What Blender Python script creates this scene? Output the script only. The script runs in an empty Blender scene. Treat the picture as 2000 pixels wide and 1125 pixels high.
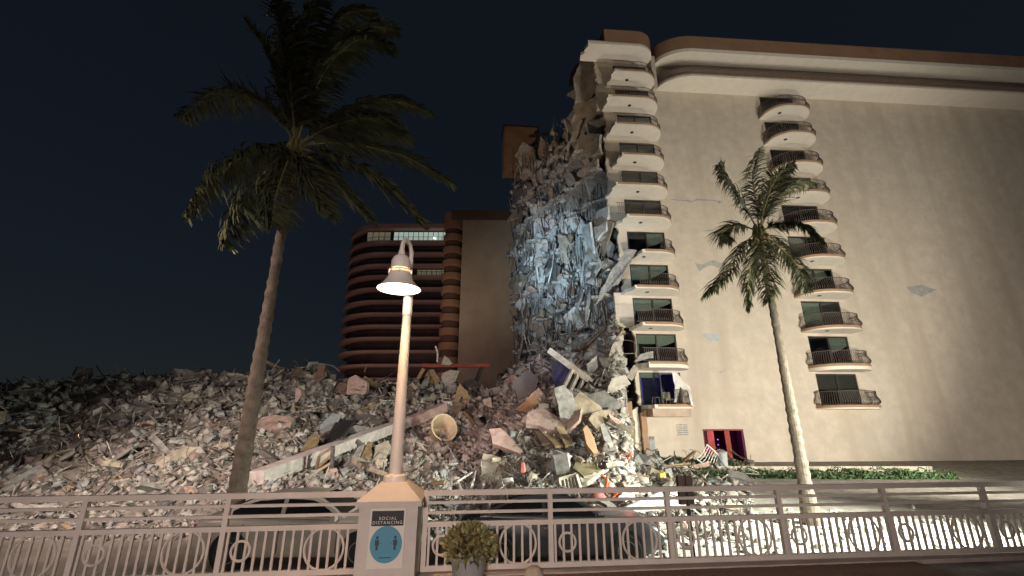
import bpy, bmesh, math, random
import numpy as np
from mathutils import Vector, Matrix

SC = bpy.context.scene
COL = SC.collection
R = math.radians
PI = math.pi
random.seed(7)
rng = np.random.default_rng(7)

# ------------------------------------------------------------------ camera
CAM_Z, PITCH, FPX = 3.0, 17.2, 850.0
cam = bpy.data.cameras.new("camera")
cam.sensor_width = 36.0
cam.lens = FPX / 2000 * 36
cam.clip_start, cam.clip_end = 0.1, 3000
cam_o = bpy.data.objects.new("camera", cam)
COL.objects.link(cam_o)
cam_o.location = (0, 0, CAM_Z)
cam_o.rotation_euler = (R(90 + PITCH), 0, 0)
SC.camera = cam_o

# ------------------------------------------------------------------ night sky
world = bpy.data.worlds.new("World")
SC.world = world
world.use_nodes = True
wn, wl = world.node_tree.nodes, world.node_tree.links
sky_n = wn.new("ShaderNodeTexSky")
sky_n.sky_type = 'NISHITA'
sky_n.sun_disc = False
sky_n.sun_elevation = R(24)
sky_n.sun_rotation = R(120)
tint = wn.new("ShaderNodeMix")
tint.data_type = 'RGBA'
tint.blend_type = 'MULTIPLY'
tint.inputs[0].default_value = 1.0
tint.inputs[7].default_value = (.92, .86, .80, 1)
wl.new(sky_n.outputs[0], tint.inputs[6])
bg = wn["Background"]
even = wn.new("ShaderNodeMix")
even.data_type = 'RGBA'
even.inputs[0].default_value = .72
even.inputs[7].default_value = (.98, 1.42, 2.25, 1)
wl.new(tint.outputs[2], even.inputs[6])
wl.new(even.outputs[2], bg.inputs[0])
bg.inputs[1].default_value = 0.0056

def lamp(name, kind, loc, power, col, aim=None, size=0.3, cone=60, blend=0.5, angle=None):
    d = bpy.data.lights.new(name, kind)
    d.energy = power
    d.color = col
    if kind == 'SPOT':
        d.spot_size, d.spot_blend = R(cone), blend
    if kind in ('SPOT', 'POINT'):
        d.shadow_soft_size = size
    if kind == 'SUN':
        d.angle = R(angle or 0.5)
    o = bpy.data.objects.new(name, d)
    COL.objects.link(o)
    o.location = loc
    if aim is not None:
        o.rotation_euler = (Vector(aim) - Vector(loc)).to_track_quat('-Z', 'Y').to_euler()
    return o

# moonlight
lamp("moon", 'SUN', (0, 0, 60), 0.012, (1, .95, .88), aim=(20, 30, 20), angle=0.5)
# work floodlights, search and police lights on the site, with two added fills
lamp("flood_light", 'SPOT', (17.5, 10.5, 5.5), 42000, (.97, 1, .86), aim=(8, 14, 0.0), size=1.2, cone=70, blend=1)
lamp("facade_flood_light", 'SPOT', (30, 5, 4), 15000, (1, .89, .79), aim=(22, 36, 18), size=.6, cone=128, blend=.5)
lamp("facade_flood_light", 'SPOT', (22, 14, 2.5), 21000, (1, .95, .80), aim=(14, 36, 16), size=.5, cone=120, blend=.4)
lamp("added_warm_fill", 'SPOT', (-20, 20, 2), 26000, (1, .72, .50), aim=(4, 45, 35), size=.5, cone=34, blend=1)  # unseen fill from the left, added to warm roof block and torn upper walls
lamp("unseen_front_fill", 'SPOT', (-1, -11, 5.5), 6800, (1, .84, .76), aim=(-1, 7, 2.8), size=.6, cone=62, blend=1)  # unseen fill behind the camera, added to lift railing, pillar and lamp
lamp("search_light", 'SPOT', (-4.5, 7.6, 3.2), 82000, (.52, .79, 1), aim=(4.8, 43.5, 19.6), size=.1, cone=19, blend=1.0)
lamp("search_light", 'SPOT', (-4.3, 7.6, 3.2), 26000, (.62, .82, 1), aim=(5.0, 42.5, 18), size=.1, cone=36, blend=1.0)
lamp("site_flood_light", 'SPOT', (12.5, 4.5, 4.5), 15000, (.97, 1, .84), aim=(4.5, 24, 2), size=1.6, cone=62, blend=.9)
lamp("emergency_light", 'SPOT', (-13, 5, 6), 11500, (1, .79, .70), aim=(-8, 29, 4), size=1.8, cone=92, blend=.9)
lamp("emergency_light", 'SPOT', (-4, 8, 4.5), 4200, (1, .56, .54), aim=(-1, 30, 3.5), size=1.0, cone=34, blend=1.0)
lamp("police_light", 'SPOT', (6.0, 20, 3.5), 2600, (.18, .12, 1), aim=(12.3, 35.5, 6.0), size=.2, cone=9, blend=1)
lamp("police_light", 'SPOT', (2.0, 22, 5.0), 600, (.25, .16, 1), aim=(6.2, 40, 9.3), size=.2, cone=30, blend=1)
lamp("police_light", 'SPOT', (19.5, 27, 3.0), 260, (.35, .25, 1), aim=(14.6, 36.2, 6.2), size=.1, cone=15, blend=1)

SC.view_settings.view_transform = 'Standard'
SC.view_settings.look = 'None'
SC.view_settings.exposure = 0
SC.view_settings.gamma = 1
SC.view_settings.use_curve_mapping = False
SC.render.engine = 'CYCLES'
SC.render.resolution_x, SC.render.resolution_y = 1024, 576

# ------------------------------------------------------------------ picture geometry -> places
_c, _s = math.cos(R(PITCH)), math.sin(R(PITCH))

def ray(px, py):
    u, v = (px - 1000) / FPX, (562.5 - py) / FPX
    return Vector((u, _c - v * _s, _s + v * _c))

def at(px, py, Y):
    d = ray(px, py)
    t = Y / d.y
    return Vector((d.x * t, Y, CAM_Z + d.z * t))

YAW = R(4)
FA = Vector((math.cos(YAW), math.sin(YAW), 0))
FN = Vector((math.sin(YAW), -math.cos(YAW), 0))
FO = Vector((11.83, 36.0, 0))

def lp(px, py, d=0.0):
    """point of the facade plane (moved out by d) seen at a pixel, in the building's own axes (x, z)"""
    r = ray(px, py)
    t = (d + FO.dot(FN)) / (r.x * FN.x + r.y * FN.y)
    p = Vector((r.x * t, r.y * t, 0))
    return (p - FO).dot(FA), CAM_Z + r.z * t

# ------------------------------------------------------------------ materials
MATS = {}

def mat(name, col, rough=.8, var=.12, scale=3.0, bump=.15, metal=0.0, island=None, obj_rand=None, stain=None, spec=.4):
    if name in MATS:
        return MATS[name]
    m = bpy.data.materials.new(name)
    m.use_nodes = True
    n, l = m.node_tree.nodes, m.node_tree.links
    b = n["Principled BSDF"]
    b.inputs["Roughness"].default_value = rough
    b.inputs["Metallic"].default_value = metal
    b.inputs["Specular IOR Level"].default_value = spec
    tc = n.new("ShaderNodeTexCoord")
    nz = n.new("ShaderNodeTexNoise")
    nz.inputs["Scale"].default_value = scale
    nz.inputs["Detail"].default_value = 8
    nz.inputs["Roughness"].default_value = .65
    l.new(tc.outputs["Object"], nz.inputs["Vector"])
    src = None
    pal = island or obj_rand
    if pal:
        rp = n.new("ShaderNodeValToRGB")
        rp.color_ramp.interpolation = 'CONSTANT'
        e = rp.color_ramp.elements
        e[0].position, e[0].color = 0, (*pal[0], 1)
        e[1].position, e[1].color = 1 / len(pal), (*pal[1], 1)
        for i in range(2, len(pal)):
            q = e.new(i / len(pal))
            q.color = (*pal[i], 1)
        if island:
            g = n.new("ShaderNodeNewGeometry")
            l.new(g.outputs["Random Per Island"], rp.inputs[0])
        else:
            g = n.new("ShaderNodeObjectInfo")
            l.new(g.outputs["Random"], rp.inputs[0])
        src = rp.outputs[0]
    rmp = n.new("ShaderNodeMapRange")
    rmp.inputs[1].default_value, rmp.inputs[2].default_value = .3, .7
    rmp.inputs[3].default_value, rmp.inputs[4].default_value = 1 - var * 1.6, 1 + var
    l.new(nz.outputs[0], rmp.inputs[0])
    mx = n.new("ShaderNodeMix")
    mx.data_type = 'RGBA'
    mx.blend_type = 'MULTIPLY'
    mx.inputs[0].default_value = 1
    if src:
        l.new(src, mx.inputs[6])
    else:
        mx.inputs[6].default_value = (*col, 1)
    l.new(rmp.outputs[0], mx.inputs[7])
    out = mx.outputs[2]
    if stain:
        n2 = n.new("ShaderNodeTexNoise")
        n2.inputs["Scale"].default_value = stain[1]
        n2.inputs["Detail"].default_value = 6
        mp = n.new("ShaderNodeMapping")
        mp.inputs["Scale"].default_value = stain[2] if len(stain) > 2 else (1, 1, 1)
        l.new(tc.outputs["Object"], mp.inputs[0])
        l.new(mp.outputs[0], n2.inputs["Vector"])
        r2 = n.new("ShaderNodeMapRange")
        r2.inputs[1].default_value, r2.inputs[2].default_value = .48, .72
        l.new(n2.outputs[0], r2.inputs[0])
        m2 = n.new("ShaderNodeMix")
        m2.data_type = 'RGBA'
        l.new(r2.outputs[0], m2.inputs[0])
        l.new(out, m2.inputs[6])
        m2.inputs[7].default_value = (*stain[0], 1)
        out = m2.outputs[2]
    l.new(out, b.inputs["Base Color"])
    if bump:
        bp = n.new("ShaderNodeBump")
        bp.inputs["Strength"].default_value = bump
        bp.inputs["Distance"].default_value = .05
        l.new(nz.outputs[0], bp.inputs["Height"])
        l.new(bp.outputs[0], b.inputs["Normal"])
    MATS[name] = m
    return m

def emit(name, col, strength):
    if name in MATS:
        return MATS[name]
    m = bpy.data.materials.new(name)
    m.use_nodes = True
    b = m.node_tree.nodes["Principled BSDF"]
    b.inputs["Base Color"].default_value = (*col, 1)
    b.inputs["Emission Color"].default_value = (*col, 1)
    b.inputs["Emission Strength"].default_value = strength
    MATS[name] = m
    return m

def glass(name, col=(.75, .8, .8)):
    if name in MATS:
        return MATS[name]
    m = bpy.data.materials.new(name)
    m.use_nodes = True
    n, l = m.node_tree.nodes, m.node_tree.links
    n.remove(n["Principled BSDF"])
    t = n.new("ShaderNodeBsdfTransparent")
    t.inputs[0].default_value = (*col, 1)
    g = n.new("ShaderNodeBsdfGlossy")
    g.inputs[1].default_value = .03
    fr = n.new("ShaderNodeFresnel")
    fr.inputs[0].default_value = 1.45
    mx = n.new("ShaderNodeMixShader")
    l.new(fr.outputs[0], mx.inputs[0])
    l.new(t.outputs[0], mx.inputs[1])
    l.new(g.outputs[0], mx.inputs[2])
    l.new(mx.outputs[0], n["Material Output"].inputs[0])
    MATS[name] = m
    return m

RUB = [(.33, .31, .275), (.27, .25, .225), (.40, .375, .33), (.21, .195, .175), (.30, .26, .21), (.45, .43, .39), (.13, .12, .11), (.33, .285, .25), (.30, .295, .28), (.23, .20, .165), (.37, .355, .32), (.31, .32, .315)]
M_STUCCO = mat("cream_stucco", (.57, .50, .41), .9, .10, .9, .12, stain=((.47, .40, .32), .55, (1, 1, .12)))
M_SOFFIT = mat("soffit_plaster", (.74, .68, .59), .9, .05, 1.5, .05)
M_TAN = mat("tan_fascia", (.36, .23, .14), .85, .1, 2, .06)
M_BROWN = mat("brown_parapet", (.28, .165, .10), .85, .12, .8, .06)
M_GREYC = mat("bare_concrete", (.30, .29, .27), .95, .34, 3.2, .6)
M_PATCH = mat("bare_render_patch", (.37, .36, .35), .95, .15, 3, .3)
M_DARKMET = mat("dark_bronze_metal", (.035, .03, .028), .5, .1, 8, .02)
M_RAILB = mat("balcony_rail_metal", (.10, .075, .065), .6, .1, 8, .02)
M_ROOM = mat("dark_room", (.035, .03, .03), .95, .2, 1, 0)
M_BLIND = mat("cream_blind", (.30, .30, .23), .8, .08, 2, .02)
M_BROWNBLIND = mat("brown_blind", (.10, .08, .065), .8, .1, 2, .02)
M_GLASS = glass("window_glass")
M_RUBBLE = mat("rubble_pieces", (.3, .3, .3), .95, .25, 6, .3, island=RUB)
M_DIRT = mat("rubble_dust", (.27, .245, .21), 1, .35, 2.5, .8, stain=((.18, .155, .13), 1.2))
M_CHUNK = mat("broken_concrete", (.3, .3, .3), .95, .28, 3.5, .45, obj_rand=[(.36, .33, .28), (.30, .28, .25), (.44, .40, .34), (.24, .22, .2), (.38, .33, .26), (.33, .34, .32)])
M_PLATE = mat("torn_slab", (.3, .3, .3), .9, .25, 2.5, .4, obj_rand=[(.42, .42, .40), (.30, .30, .29), (.48, .47, .44), (.20, .20, .20), (.36, .35, .33), (.13, .12, .12), (.40, .36, .30)])
M_WOOD = mat("splintered_timber", (.3, .2, .12), .8, .25, 5, .2, obj_rand=[(.34, .22, .12), (.24, .15, .08), (.40, .30, .18), (.14, .09, .06)])
M_REBAR = mat("rusty_rebar", (.11, .075, .055), .7, .3, 10, .2)
M_PIPE = mat("grey_pipe", (.38, .38, .36), .45, .15, 6, .05, metal=.4)
M_PALECONC = mat("pale_concrete", (.40, .36, .31), .95, .30, 3.5, .6, stain=((.28, .24, .20), 1.5))
M_PINKCONC = mat("pink_painted_concrete", (.43, .31, .275), .95, .30, 3.2, .6, stain=((.30, .22, .19), 1.6))
M_OCHRE = mat("ochre_board", (.25, .18, .10), .9, .34, 4, .4)
M_OLIVE = mat("olive_board", (.26, .22, .12), .85, .25, 3, .2)
M_CREAMB = mat("cream_board", (.43, .39, .31), .9, .28, 3.5, .4)
M_WHITEP = mat("white_panel", (.68, .67, .62), .7, .1, 3, .08)
M_RED = mat("red_painted_steel", (.22, .03, .02), .6, .25, 5, .1)
M_GREYBLUE = mat("grey_blue_metal", (.30, .33, .34), .6, .15, 5, .08)
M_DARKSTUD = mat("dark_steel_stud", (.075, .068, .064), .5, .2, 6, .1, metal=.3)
M_FENCE = mat("painted_fence_metal", (.62, .545, .495), .55, .07, 5, .03, stain=((.52, .44, .39), 2.5))
M_PILLAR = mat("painted_pillar_stucco", (.56, .50, .46), .85, .06, 5, .08)
M_LAMPW = mat("white_lamp_paint", (.70, .63, .58), .45, .04, 5, .01)
M_PALMT = mat("palm_bark", (.14, .11, .085), .95, .3, 5, .5)
M_FROND = mat("palm_leaf", (.085, .09, .04), .6, .3, 3, 0)
M_RACHIS = mat("palm_stem", (.30, .26, .10), .6, .15, 4, .05)
M_HEDGE = mat("hedge_leaf", (.05, .09, .03), .6, .3, 4, 0, island=[(.05, .10, .035), (.035, .075, .025), (.07, .12, .045), (.09, .13, .06)])
M_DARKP = mat("black_car_paint", (.045, .045, .052), .30, .1, 3, 0, spec=.6)
M_SILVER = mat("beige_silver_car_paint", (.42, .37, .32), .3, .05, 3, 0, spec=.5)
M_TYRE = mat("tyre_rubber", (.025, .025, .025), .85, .1, 8, .05)
M_RIM = mat("alloy_rim", (.30, .29, .28), .35, .1, 8, .02, metal=.7)
M_CARGLASS = mat("car_glass", (.012, .013, .014), .08, .1, 1, 0, spec=.6)
M_DUST = mat("dust_on_car", (.26, .22, .17), 1, .3, 8, .3)

# ------------------------------------------------------------------ mesh building
class MB:
    def __init__(s):
        s.v, s.f = [], []

    def add(s, v, f):
        k = len(s.v)
        s.v += [tuple(p) for p in v]
        s.f += [tuple(i + k for i in q) for q in f]
        return s

    def box(s, c, d, rot=None):
        x, y, z = d[0] / 2, d[1] / 2, d[2] / 2
        p = [Vector(q) for q in ((-x, -y, -z), (x, -y, -z), (x, y, -z), (-x, y, -z), (-x, -y, z), (x, -y, z), (x, y, z), (-x, y, z))]
        if rot is not None:
            p = [rot @ q for q in p]
        c = Vector(c)
        return s.add([q + c for q in p], [(0, 3, 2, 1), (4, 5, 6, 7), (0, 1, 5, 4), (1, 2, 6, 5), (2, 3, 7, 6), (3, 0, 4, 7)])

    def span(s, x0, x1, y0, y1, z0, z1):
        return s.box(((x0 + x1) / 2, (y0 + y1) / 2, (z0 + z1) / 2), (abs(x1 - x0), abs(y1 - y0), abs(z1 - z0)))

    def bar(s, a, b, w, h, up=(0, 0, 1)):
        a, b = Vector(a), Vector(b)
        d = b - a
        L = d.length
        if L < 1e-6:
            return s
        d /= L
        u = Vector(up)
        if abs(d.dot(u)) > .98:
            u = Vector((0, 1, 0))
        side = d.cross(u).normalized()
        u = side.cross(d)
        M = Matrix((d, side, u)).transposed()
        return s.box((a + b) / 2, (L, w, h), M)

    def tube(s, pts, rad, n=8, cap=True):
        pts = [Vector(p) for p in pts]
        if not isinstance(rad, (list, tuple)):
            rad = [rad] * len(pts)
        V, F = [], []
        ref = None
        for i, p in enumerate(pts):
            t = (pts[min(i + 1, len(pts) - 1)] - pts[max(i - 1, 0)]).normalized()
            if ref is None:
                ref = Vector((0, 0, 1)) if abs(t.z) < .9 else Vector((1, 0, 0))
            a = (ref - t * ref.dot(t))
            if a.length < 1e-4:
                a = t.orthogonal()
            a.normalize()
            ref = a
            b = t.cross(a)
            for k in range(n):
                w = 2 * PI * k / n
                V.append(p + (a * math.cos(w) + b * math.sin(w)) * rad[i])
        for i in range(len(pts) - 1):
            for k in range(n):
                k2 = (k + 1) % n
                F.append((i * n + k, i * n + k2, (i + 1) * n + k2, (i + 1) * n + k))
        if cap:
            F.append(tuple(range(n))[::-1])
            F.append(tuple((len(pts) - 1) * n + k for k in range(n)))
        return s.add(V, F)

    def lathe(s, prof, n=24, c=(0, 0, 0), axis='Z'):
        V, F = [], []
        for r, z in prof:
            for k in range(n):
                w = 2 * PI * k / n
                p = (r * math.cos(w), r * math.sin(w), z)
                if axis == 'Y':
                    p = (p[0], p[2], p[1])
                V.append((p[0] + c[0], p[1] + c[1], p[2] + c[2]))
        for i in range(len(prof) - 1):
            for k in range(n):
                k2 = (k + 1) % n
                q = (i * n + k, i * n + k2, (i + 1) * n + k2, (i + 1) * n + k)
                F.append(q if axis != 'Y' else q[::-1])
        return s.add(V, F)

    def ring(s, c, R_, r, n=28, m=6, axis='Y'):
        V, F = [], []
        for i in range(n):
            w = 2 * PI * i / n
            for k in range(m):
                q = 2 * PI * k / m
                rr = R_ + r * math.cos(q)
                p = (rr * math.cos(w), r * math.sin(q), rr * math.sin(w)) if axis == 'Y' else (rr * math.cos(w), rr * math.sin(w), r * math.sin(q))
                V.append((p[0] + c[0], p[1] + c[1], p[2] + c[2]))
        for i in range(n):
            for k in range(m):
                i2, k2 = (i + 1) % n, (k + 1) % m
                F.append((i * m + k, i * m + k2, i2 * m + k2, i2 * m + k))
        return s.add(V, F)

    def prism(s, poly, off):
        """polygon of 3D points extruded by vector off"""
        n = len(poly)
        poly = [Vector(p) for p in poly]
        off = Vector(off)
        V = poly + [p + off for p in poly]
        F = [tuple(range(n)), tuple(range(2 * n - 1, n - 1, -1))]
        for i in range(n):
            j = (i + 1) % n
            F.append((i, i + n, j + n, j))
        return s.add(V, F)

    def build(s, name, m, parent=None, smooth=False, loc=None):
        me = bpy.data.meshes.new(name)
        v = s.v
        if loc is not None:
            L = Vector(loc)
            v = [Vector(p) - L for p in v]
        me.from_pydata([tuple(p) for p in v], [], s.f)
        bm = bmesh.new()
        bm.from_mesh(me)
        bmesh.ops.recalc_face_normals(bm, faces=bm.faces[:])
        if smooth:
            for f in bm.faces:
                f.smooth = True
        bm.to_mesh(me)
        bm.free()
        if smooth:
            me.set_sharp_from_angle(angle=R(40))
        me.materials.append(m)
        o = bpy.data.objects.new(name, me)
        COL.objects.link(o)
        if parent is not None:
            o.parent = parent
        if loc is not None:
            o.location = loc
        return o

def tag(o, label=None, cat=None, group=None, kind=None):
    if label:
        o["label"] = label
    if cat:
        o["category"] = cat
    if group:
        o["group"] = group
    if kind:
        o["kind"] = kind
    return o

def thing(name, label, cat, loc=(0, 0, 0), rz=0, group=None):
    o = bpy.data.objects.new(name, None)
    COL.objects.link(o)
    o.empty_display_size = .2
    o.location = loc
    o.rotation_euler = (0, 0, rz)
    return tag(o, label, cat, group)

def copy_tree(o, parent=None):
    c = o.copy()
    COL.objects.link(c)
    if parent is not None:
        c.parent = parent
    for ch in list(o.children):
        copy_tree(ch, c)
    return c

def jag(poly, amp, step, rnd, closed=True, skip=()):
    """make the outline of a 2D polygon ragged"""
    out = []
    n = len(poly)
    for i in range(n if closed else n - 1):
        a, b = Vector(poly[i]), Vector(poly[(i + 1) % n])
        out.append(a)
        if i in skip:
            continue
        d = b - a
        k = int(d.length / step)
        nr = Vector((-d.y, d.x)).normalized() if d.length > 0 else Vector((0, 0))
        for j in range(1, k):
            out.append(a + d * ((j + rnd.uniform(-.3, .3)) / k) + nr * rnd.uniform(-amp, amp))
    if not closed:
        out.append(Vector(poly[-1]))
    return out

def fast_mesh(name, V, F, m, parent=None):
    """V (n,3) array, F list of equal-sized faces as (k,m) array"""
    me = bpy.data.meshes.new(name)
    V = np.asarray(V, dtype=np.float32)
    F = np.asarray(F, dtype=np.int32)
    k, w = F.shape
    me.vertices.add(len(V))
    me.vertices.foreach_set("co", V.ravel())
    me.loops.add(k * w)
    me.loops.foreach_set("vertex_index", F.ravel())
    me.polygons.add(k)
    me.polygons.foreach_set("loop_start", np.arange(0, k * w, w, dtype=np.int32))
    me.polygons.foreach_set("loop_total", np.full(k, w, dtype=np.int32))
    me.update(calc_edges=True)
    me.validate()
    me.materials.append(m)
    o = bpy.data.objects.new(name, me)
    COL.objects.link(o)
    if parent is not None:
        o.parent = parent
    return o

def rand_rot(n):
    q = rng.normal(size=(n, 4))
    q /= np.linalg.norm(q, axis=1)[:, None]
    w, x, y, z = q.T
    return np.stack([np.stack([1 - 2 * (y * y + z * z), 2 * (x * y - z * w), 2 * (x * z + y * w)], -1),
                     np.stack([2 * (x * y + z * w), 1 - 2 * (x * x + z * z), 2 * (y * z - x * w)], -1),
                     np.stack([2 * (x * z - y * w), 2 * (y * z + x * w), 1 - 2 * (x * x + y * y)], -1)], 1)

CUBE = np.array([(-1, -1, -1), (1, -1, -1), (1, 1, -1), (-1, 1, -1), (-1, -1, 1), (1, -1, 1), (1, 1, 1), (-1, 1, 1)], float) * .5
CUBEF = np.array([(0, 3, 2, 1), (4, 5, 6, 7), (0, 1, 5, 4), (1, 2, 6, 5), (2, 3, 7, 6), (3, 0, 4, 7)])

def scatter(name, P, S, m, jitter=.25, rot=None, parent=None):
    """many jittered blocks in one mesh: positions P (n,3), sizes S (n,3)"""
    n = len(P)
    V = np.repeat(CUBE[None], n, 0)
    V = V + rng.uniform(-jitter, jitter, V.shape)
    V = V * S[:, None, :]
    Rm = rand_rot(n) if rot is None else rot
    V = np.einsum('nij,nkj->nki', Rm, V) + P[:, None, :]
    F = (CUBEF[None] + (np.arange(n) * 8)[:, None, None]).reshape(-1, 4)
    return fast_mesh(name, V.reshape(-1, 3), F, m, parent)

def chunk_mesh(name, seed, m, flat=.75):
    r = random.Random(seed)
    bm = bmesh.new()
    for _ in range(16):
        v = Vector((r.gauss(0, 1), r.gauss(0, 1), r.gauss(0, 1))).normalized()
        bm.verts.new((v.x * r.uniform(.75, 1) * .6, v.y * .5 * r.uniform(.8, 1), v.z * .5 * flat * r.uniform(.7, 1)))
    res = bmesh.ops.convex_hull(bm, input=bm.verts[:])
    bmesh.ops.delete(bm, geom=[g for g in res["geom_interior"] if isinstance(g, bmesh.types.BMVert)], context='VERTS')
    bmesh.ops.recalc_face_normals(bm, faces=bm.faces[:])
    me = bpy.data.meshes.new(name)
    bm.to_mesh(me)
    bm.free()
    me.materials.append(m)
    return me

def place(name, me, loc, scale, rot, label, cat, group):
    o = bpy.data.objects.new(name, me)
    COL.objects.link(o)
    o.location, o.scale, o.rotation_euler = loc, scale, rot
    return tag(o, label, cat, group)

# ================================================================== THE SETTING
def structure(o):
    return tag(o, kind="structure")

# ground out to the horizon, pale paved forecourt on the right
M_GROUND = mat("sandy_ground", (.26, .23, .19), 1, .3, .6, .4)
M_FORE = mat("dusty_pale_paving", (.60, .59, .54), .95, .18, 1.6, .3, stain=((.46, .44, .40), .9))
M_WALK = mat("brown_brick_paving", (.22, .13, .09), .9, .2, 6, .2)
M_CURB = mat("painted_curb", (.46, .37, .33), .85, .12, 4, .1)
mb = MB()
mb.add([(-900, -200, 0), (900, -200, 0), (900, 1500, 0), (-900, 1500, 0)], [(0, 1, 2, 3)])
structure(mb.build("ground", M_GROUND))
mb = MB()
mb.add([(2.2, 8.2, .004), (40, 8.2, .004), (40, 34, .004), (7.5, 34, .004)], [(0, 1, 2, 3)])
structure(mb.build("forecourt_paving", M_FORE))
# raised promenade in front of the railing
FY = R(6.0)
def fy(x):
    return 6.62 + x * math.tan(FY)
mb = MB()
mb.prism([(-30, fy(-30) - .14, -.5), (30, fy(30) - .14, -.5), (30, -30, -.5), (-30, -30, -.5)], (0, 0, 1.57))
walk = structure(mb.build("promenade", M_GREYC))
# brick pavers of the strip of promenade that shows by the curb
bm_ = MB()
bm_.box((0, 0, 0), (.195, .095, .05))
pv = None
fdir = Vector((math.cos(FY), math.sin(FY), 0))
fnor = Vector((-math.sin(FY), math.cos(FY), 0))
fo = Vector((0, 6.62, 0))
mb = MB()
mb.prism([fo + fdir * -29 + fnor * -.15 + Vector((0, 0, 1.072)), fo + fdir * 29 + fnor * -.15 + Vector((0, 0, 1.072)), fo + fdir * 29 + fnor * -1.8 + Vector((0, 0, 1.072)), fo + fdir * -29 + fnor * -1.8 + Vector((0, 0, 1.072))], (0, 0, .006))
mb.build("mortar_bed", M_DIRT, walk)
n_p = 0
for row in range(3):
    for i in range(64):
        x = -.6 + i * .1 + 0
        p = fo + fdir * (x) + fnor * (-.26 - row * .2) + Vector((0, 0, 1.092 + random.uniform(-.002, .002)))
        if pv is None:
            pv = bm_.build("paver", M_WALK, walk)
            o = pv
        else:
            o = pv.copy()
            COL.objects.link(o)
        o.location = p
        o.rotation_euler = (0, 0, FY + PI / 2 + random.uniform(-.01, .01))
mb = MB()
mb.prism([fo + fdir * -30 + fnor * -.14 + Vector((0, 0, -.3)), fo + fdir * 30 + fnor * -.14 + Vector((0, 0, -.3)), fo + fdir * 30 + fnor * .12 + Vector((0, 0, -.3)), fo + fdir * -30 + fnor * .12 + Vector((0, 0, -.3))], (0, 0, 1.43))
structure(mb.build("curb", M_CURB))

# ================================================================== COLLAPSED APARTMENT BUILDING
bld = thing("apartment_building", "cream apartment building torn open on its left side, with a stack of curved balconies", "building", FO, YAW)
def tl(p):
    d = Vector(p) - FO
    return Vector((d.dot(FA), -d.dot(FN), p[2]))

LEV = {2: 4.30, 3: 7.50, 4: 10.62, 5: 13.69, 6: 16.84, 7: 20.06, 8: 23.10, 9: 26.14, 10: 29.38, 11: 32.43, 12: 35.44, 13: 38.71}
XL = {2: -1.75, 3: -1.7, 4: -3.1, 5: -2.5, 6: -2.3, 7: -3.2, 8: -2.9, 9: -3.0, 10: -2.8, 11: -3.3, 12: -3.4}
BL = {2: -1.6, 3: -1.9, 4: -2.0, 5: -2.4, 6: -1.4, 7: -2.5, 8: -3.3, 9: -2.5, 10: -2.9, 11: -3.1, 12: -2.3, 13: -4.9}
X0, X1 = -1.52, 1.95          # door opening of the left stack
S0, S1 = 13.6, 17.2           # door opening of the stack further right
TH = .32
DH = 2.62

def arc(cx, cy, rx, ry, a0, a1, n=10):
    return [(cx + rx * math.cos(R(a0 + (a1 - a0) * i / n)), cy + ry * math.sin(R(a0 + (a1 - a0) * i / n))) for i in range(n + 1)]

w = MB()
w.span(X1, 3.26, 0, TH, -.5, 38.5)
w.span(3.26, 6.6, 0, TH, 2.52, 38.5)
w.span(6.6, S0, 0, TH, -.5, 38.5)
w.span(S1, 46, 0, TH, -.5, 38.5)
w.span(S0, S1, 0, TH, -.5, LEV[2])
for k in range(2, 12):
    w.span(S0, S1, 0, TH, LEV[k] + DH, LEV[k + 1])
w.span(S0, S1, 0, TH, LEV[12], 38.5)
w.span(-1.5, X1, 0, TH, -.5, LEV[2])
for k in range(2, 13):
    w.span(X0, X1, 0, TH, LEV[k] + DH, LEV[k + 1])
w.build("wall", M_STUCCO, bld)
rj = random.Random(3)
for k in range(2, 13):
    z0, z1 = LEV[k], LEV[k + 1]
    x = XL[k]
    left = jag([(x, z1 - .02), (x + rj.uniform(-.2, .25), (z0 + z1) / 2), (x + rj.uniform(-.2, .3), z0 + .02)], .12 if k != 4 else .02, .25, rj, closed=False)
    poly = [(X0, z0 + .02), (X0, z1 - .02)] + [tuple(p) for p in left]
    MB().prism([(p[0], .002, p[1]) for p in poly], (0, TH - .01, 0)).build("wall_pier", M_STUCCO, bld)
# end pillars standing at the torn corner of the ground floor
for (x, wd, y0, m, ht) in ((-1.72, .42, -.9, M_TAN, 4.0), (-2.22, .5, -.5, M_SOFFIT, 4.2), (-3.0, .6, -1.2, M_TAN, 4.6)):
    poly = jag([(x - wd / 2, -.4), (x + wd / 2, -.4), (x + wd / 2, ht), (x - wd / 2, ht - .3)], .07, .4, rj)
    MB().prism([(p[0], y0, p[1]) for p in poly], (0, .55, 0)).build("corner_pillar", m, bld)

def slab_outline(xl, xr, depth, both=False, ragged=True):
    r = 1.9
    pts = []
    if both:
        pts += [(xl, 0)] + arc(xl + r, -depth + r * .9, r, r * .9, 180, 270)
    else:
        a = [(xl + rj.uniform(-.2, .2), -.002), (xl + rj.uniform(.1, .5), -depth)]
        pts += [tuple(p) for p in jag(a, .16, .3, rj, closed=False)] if ragged else a
    pts += arc(xr - r, -depth + r * .9, r, r * .9, 270, 360)
    pts += [(xr, -.002)]
    return pts

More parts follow.
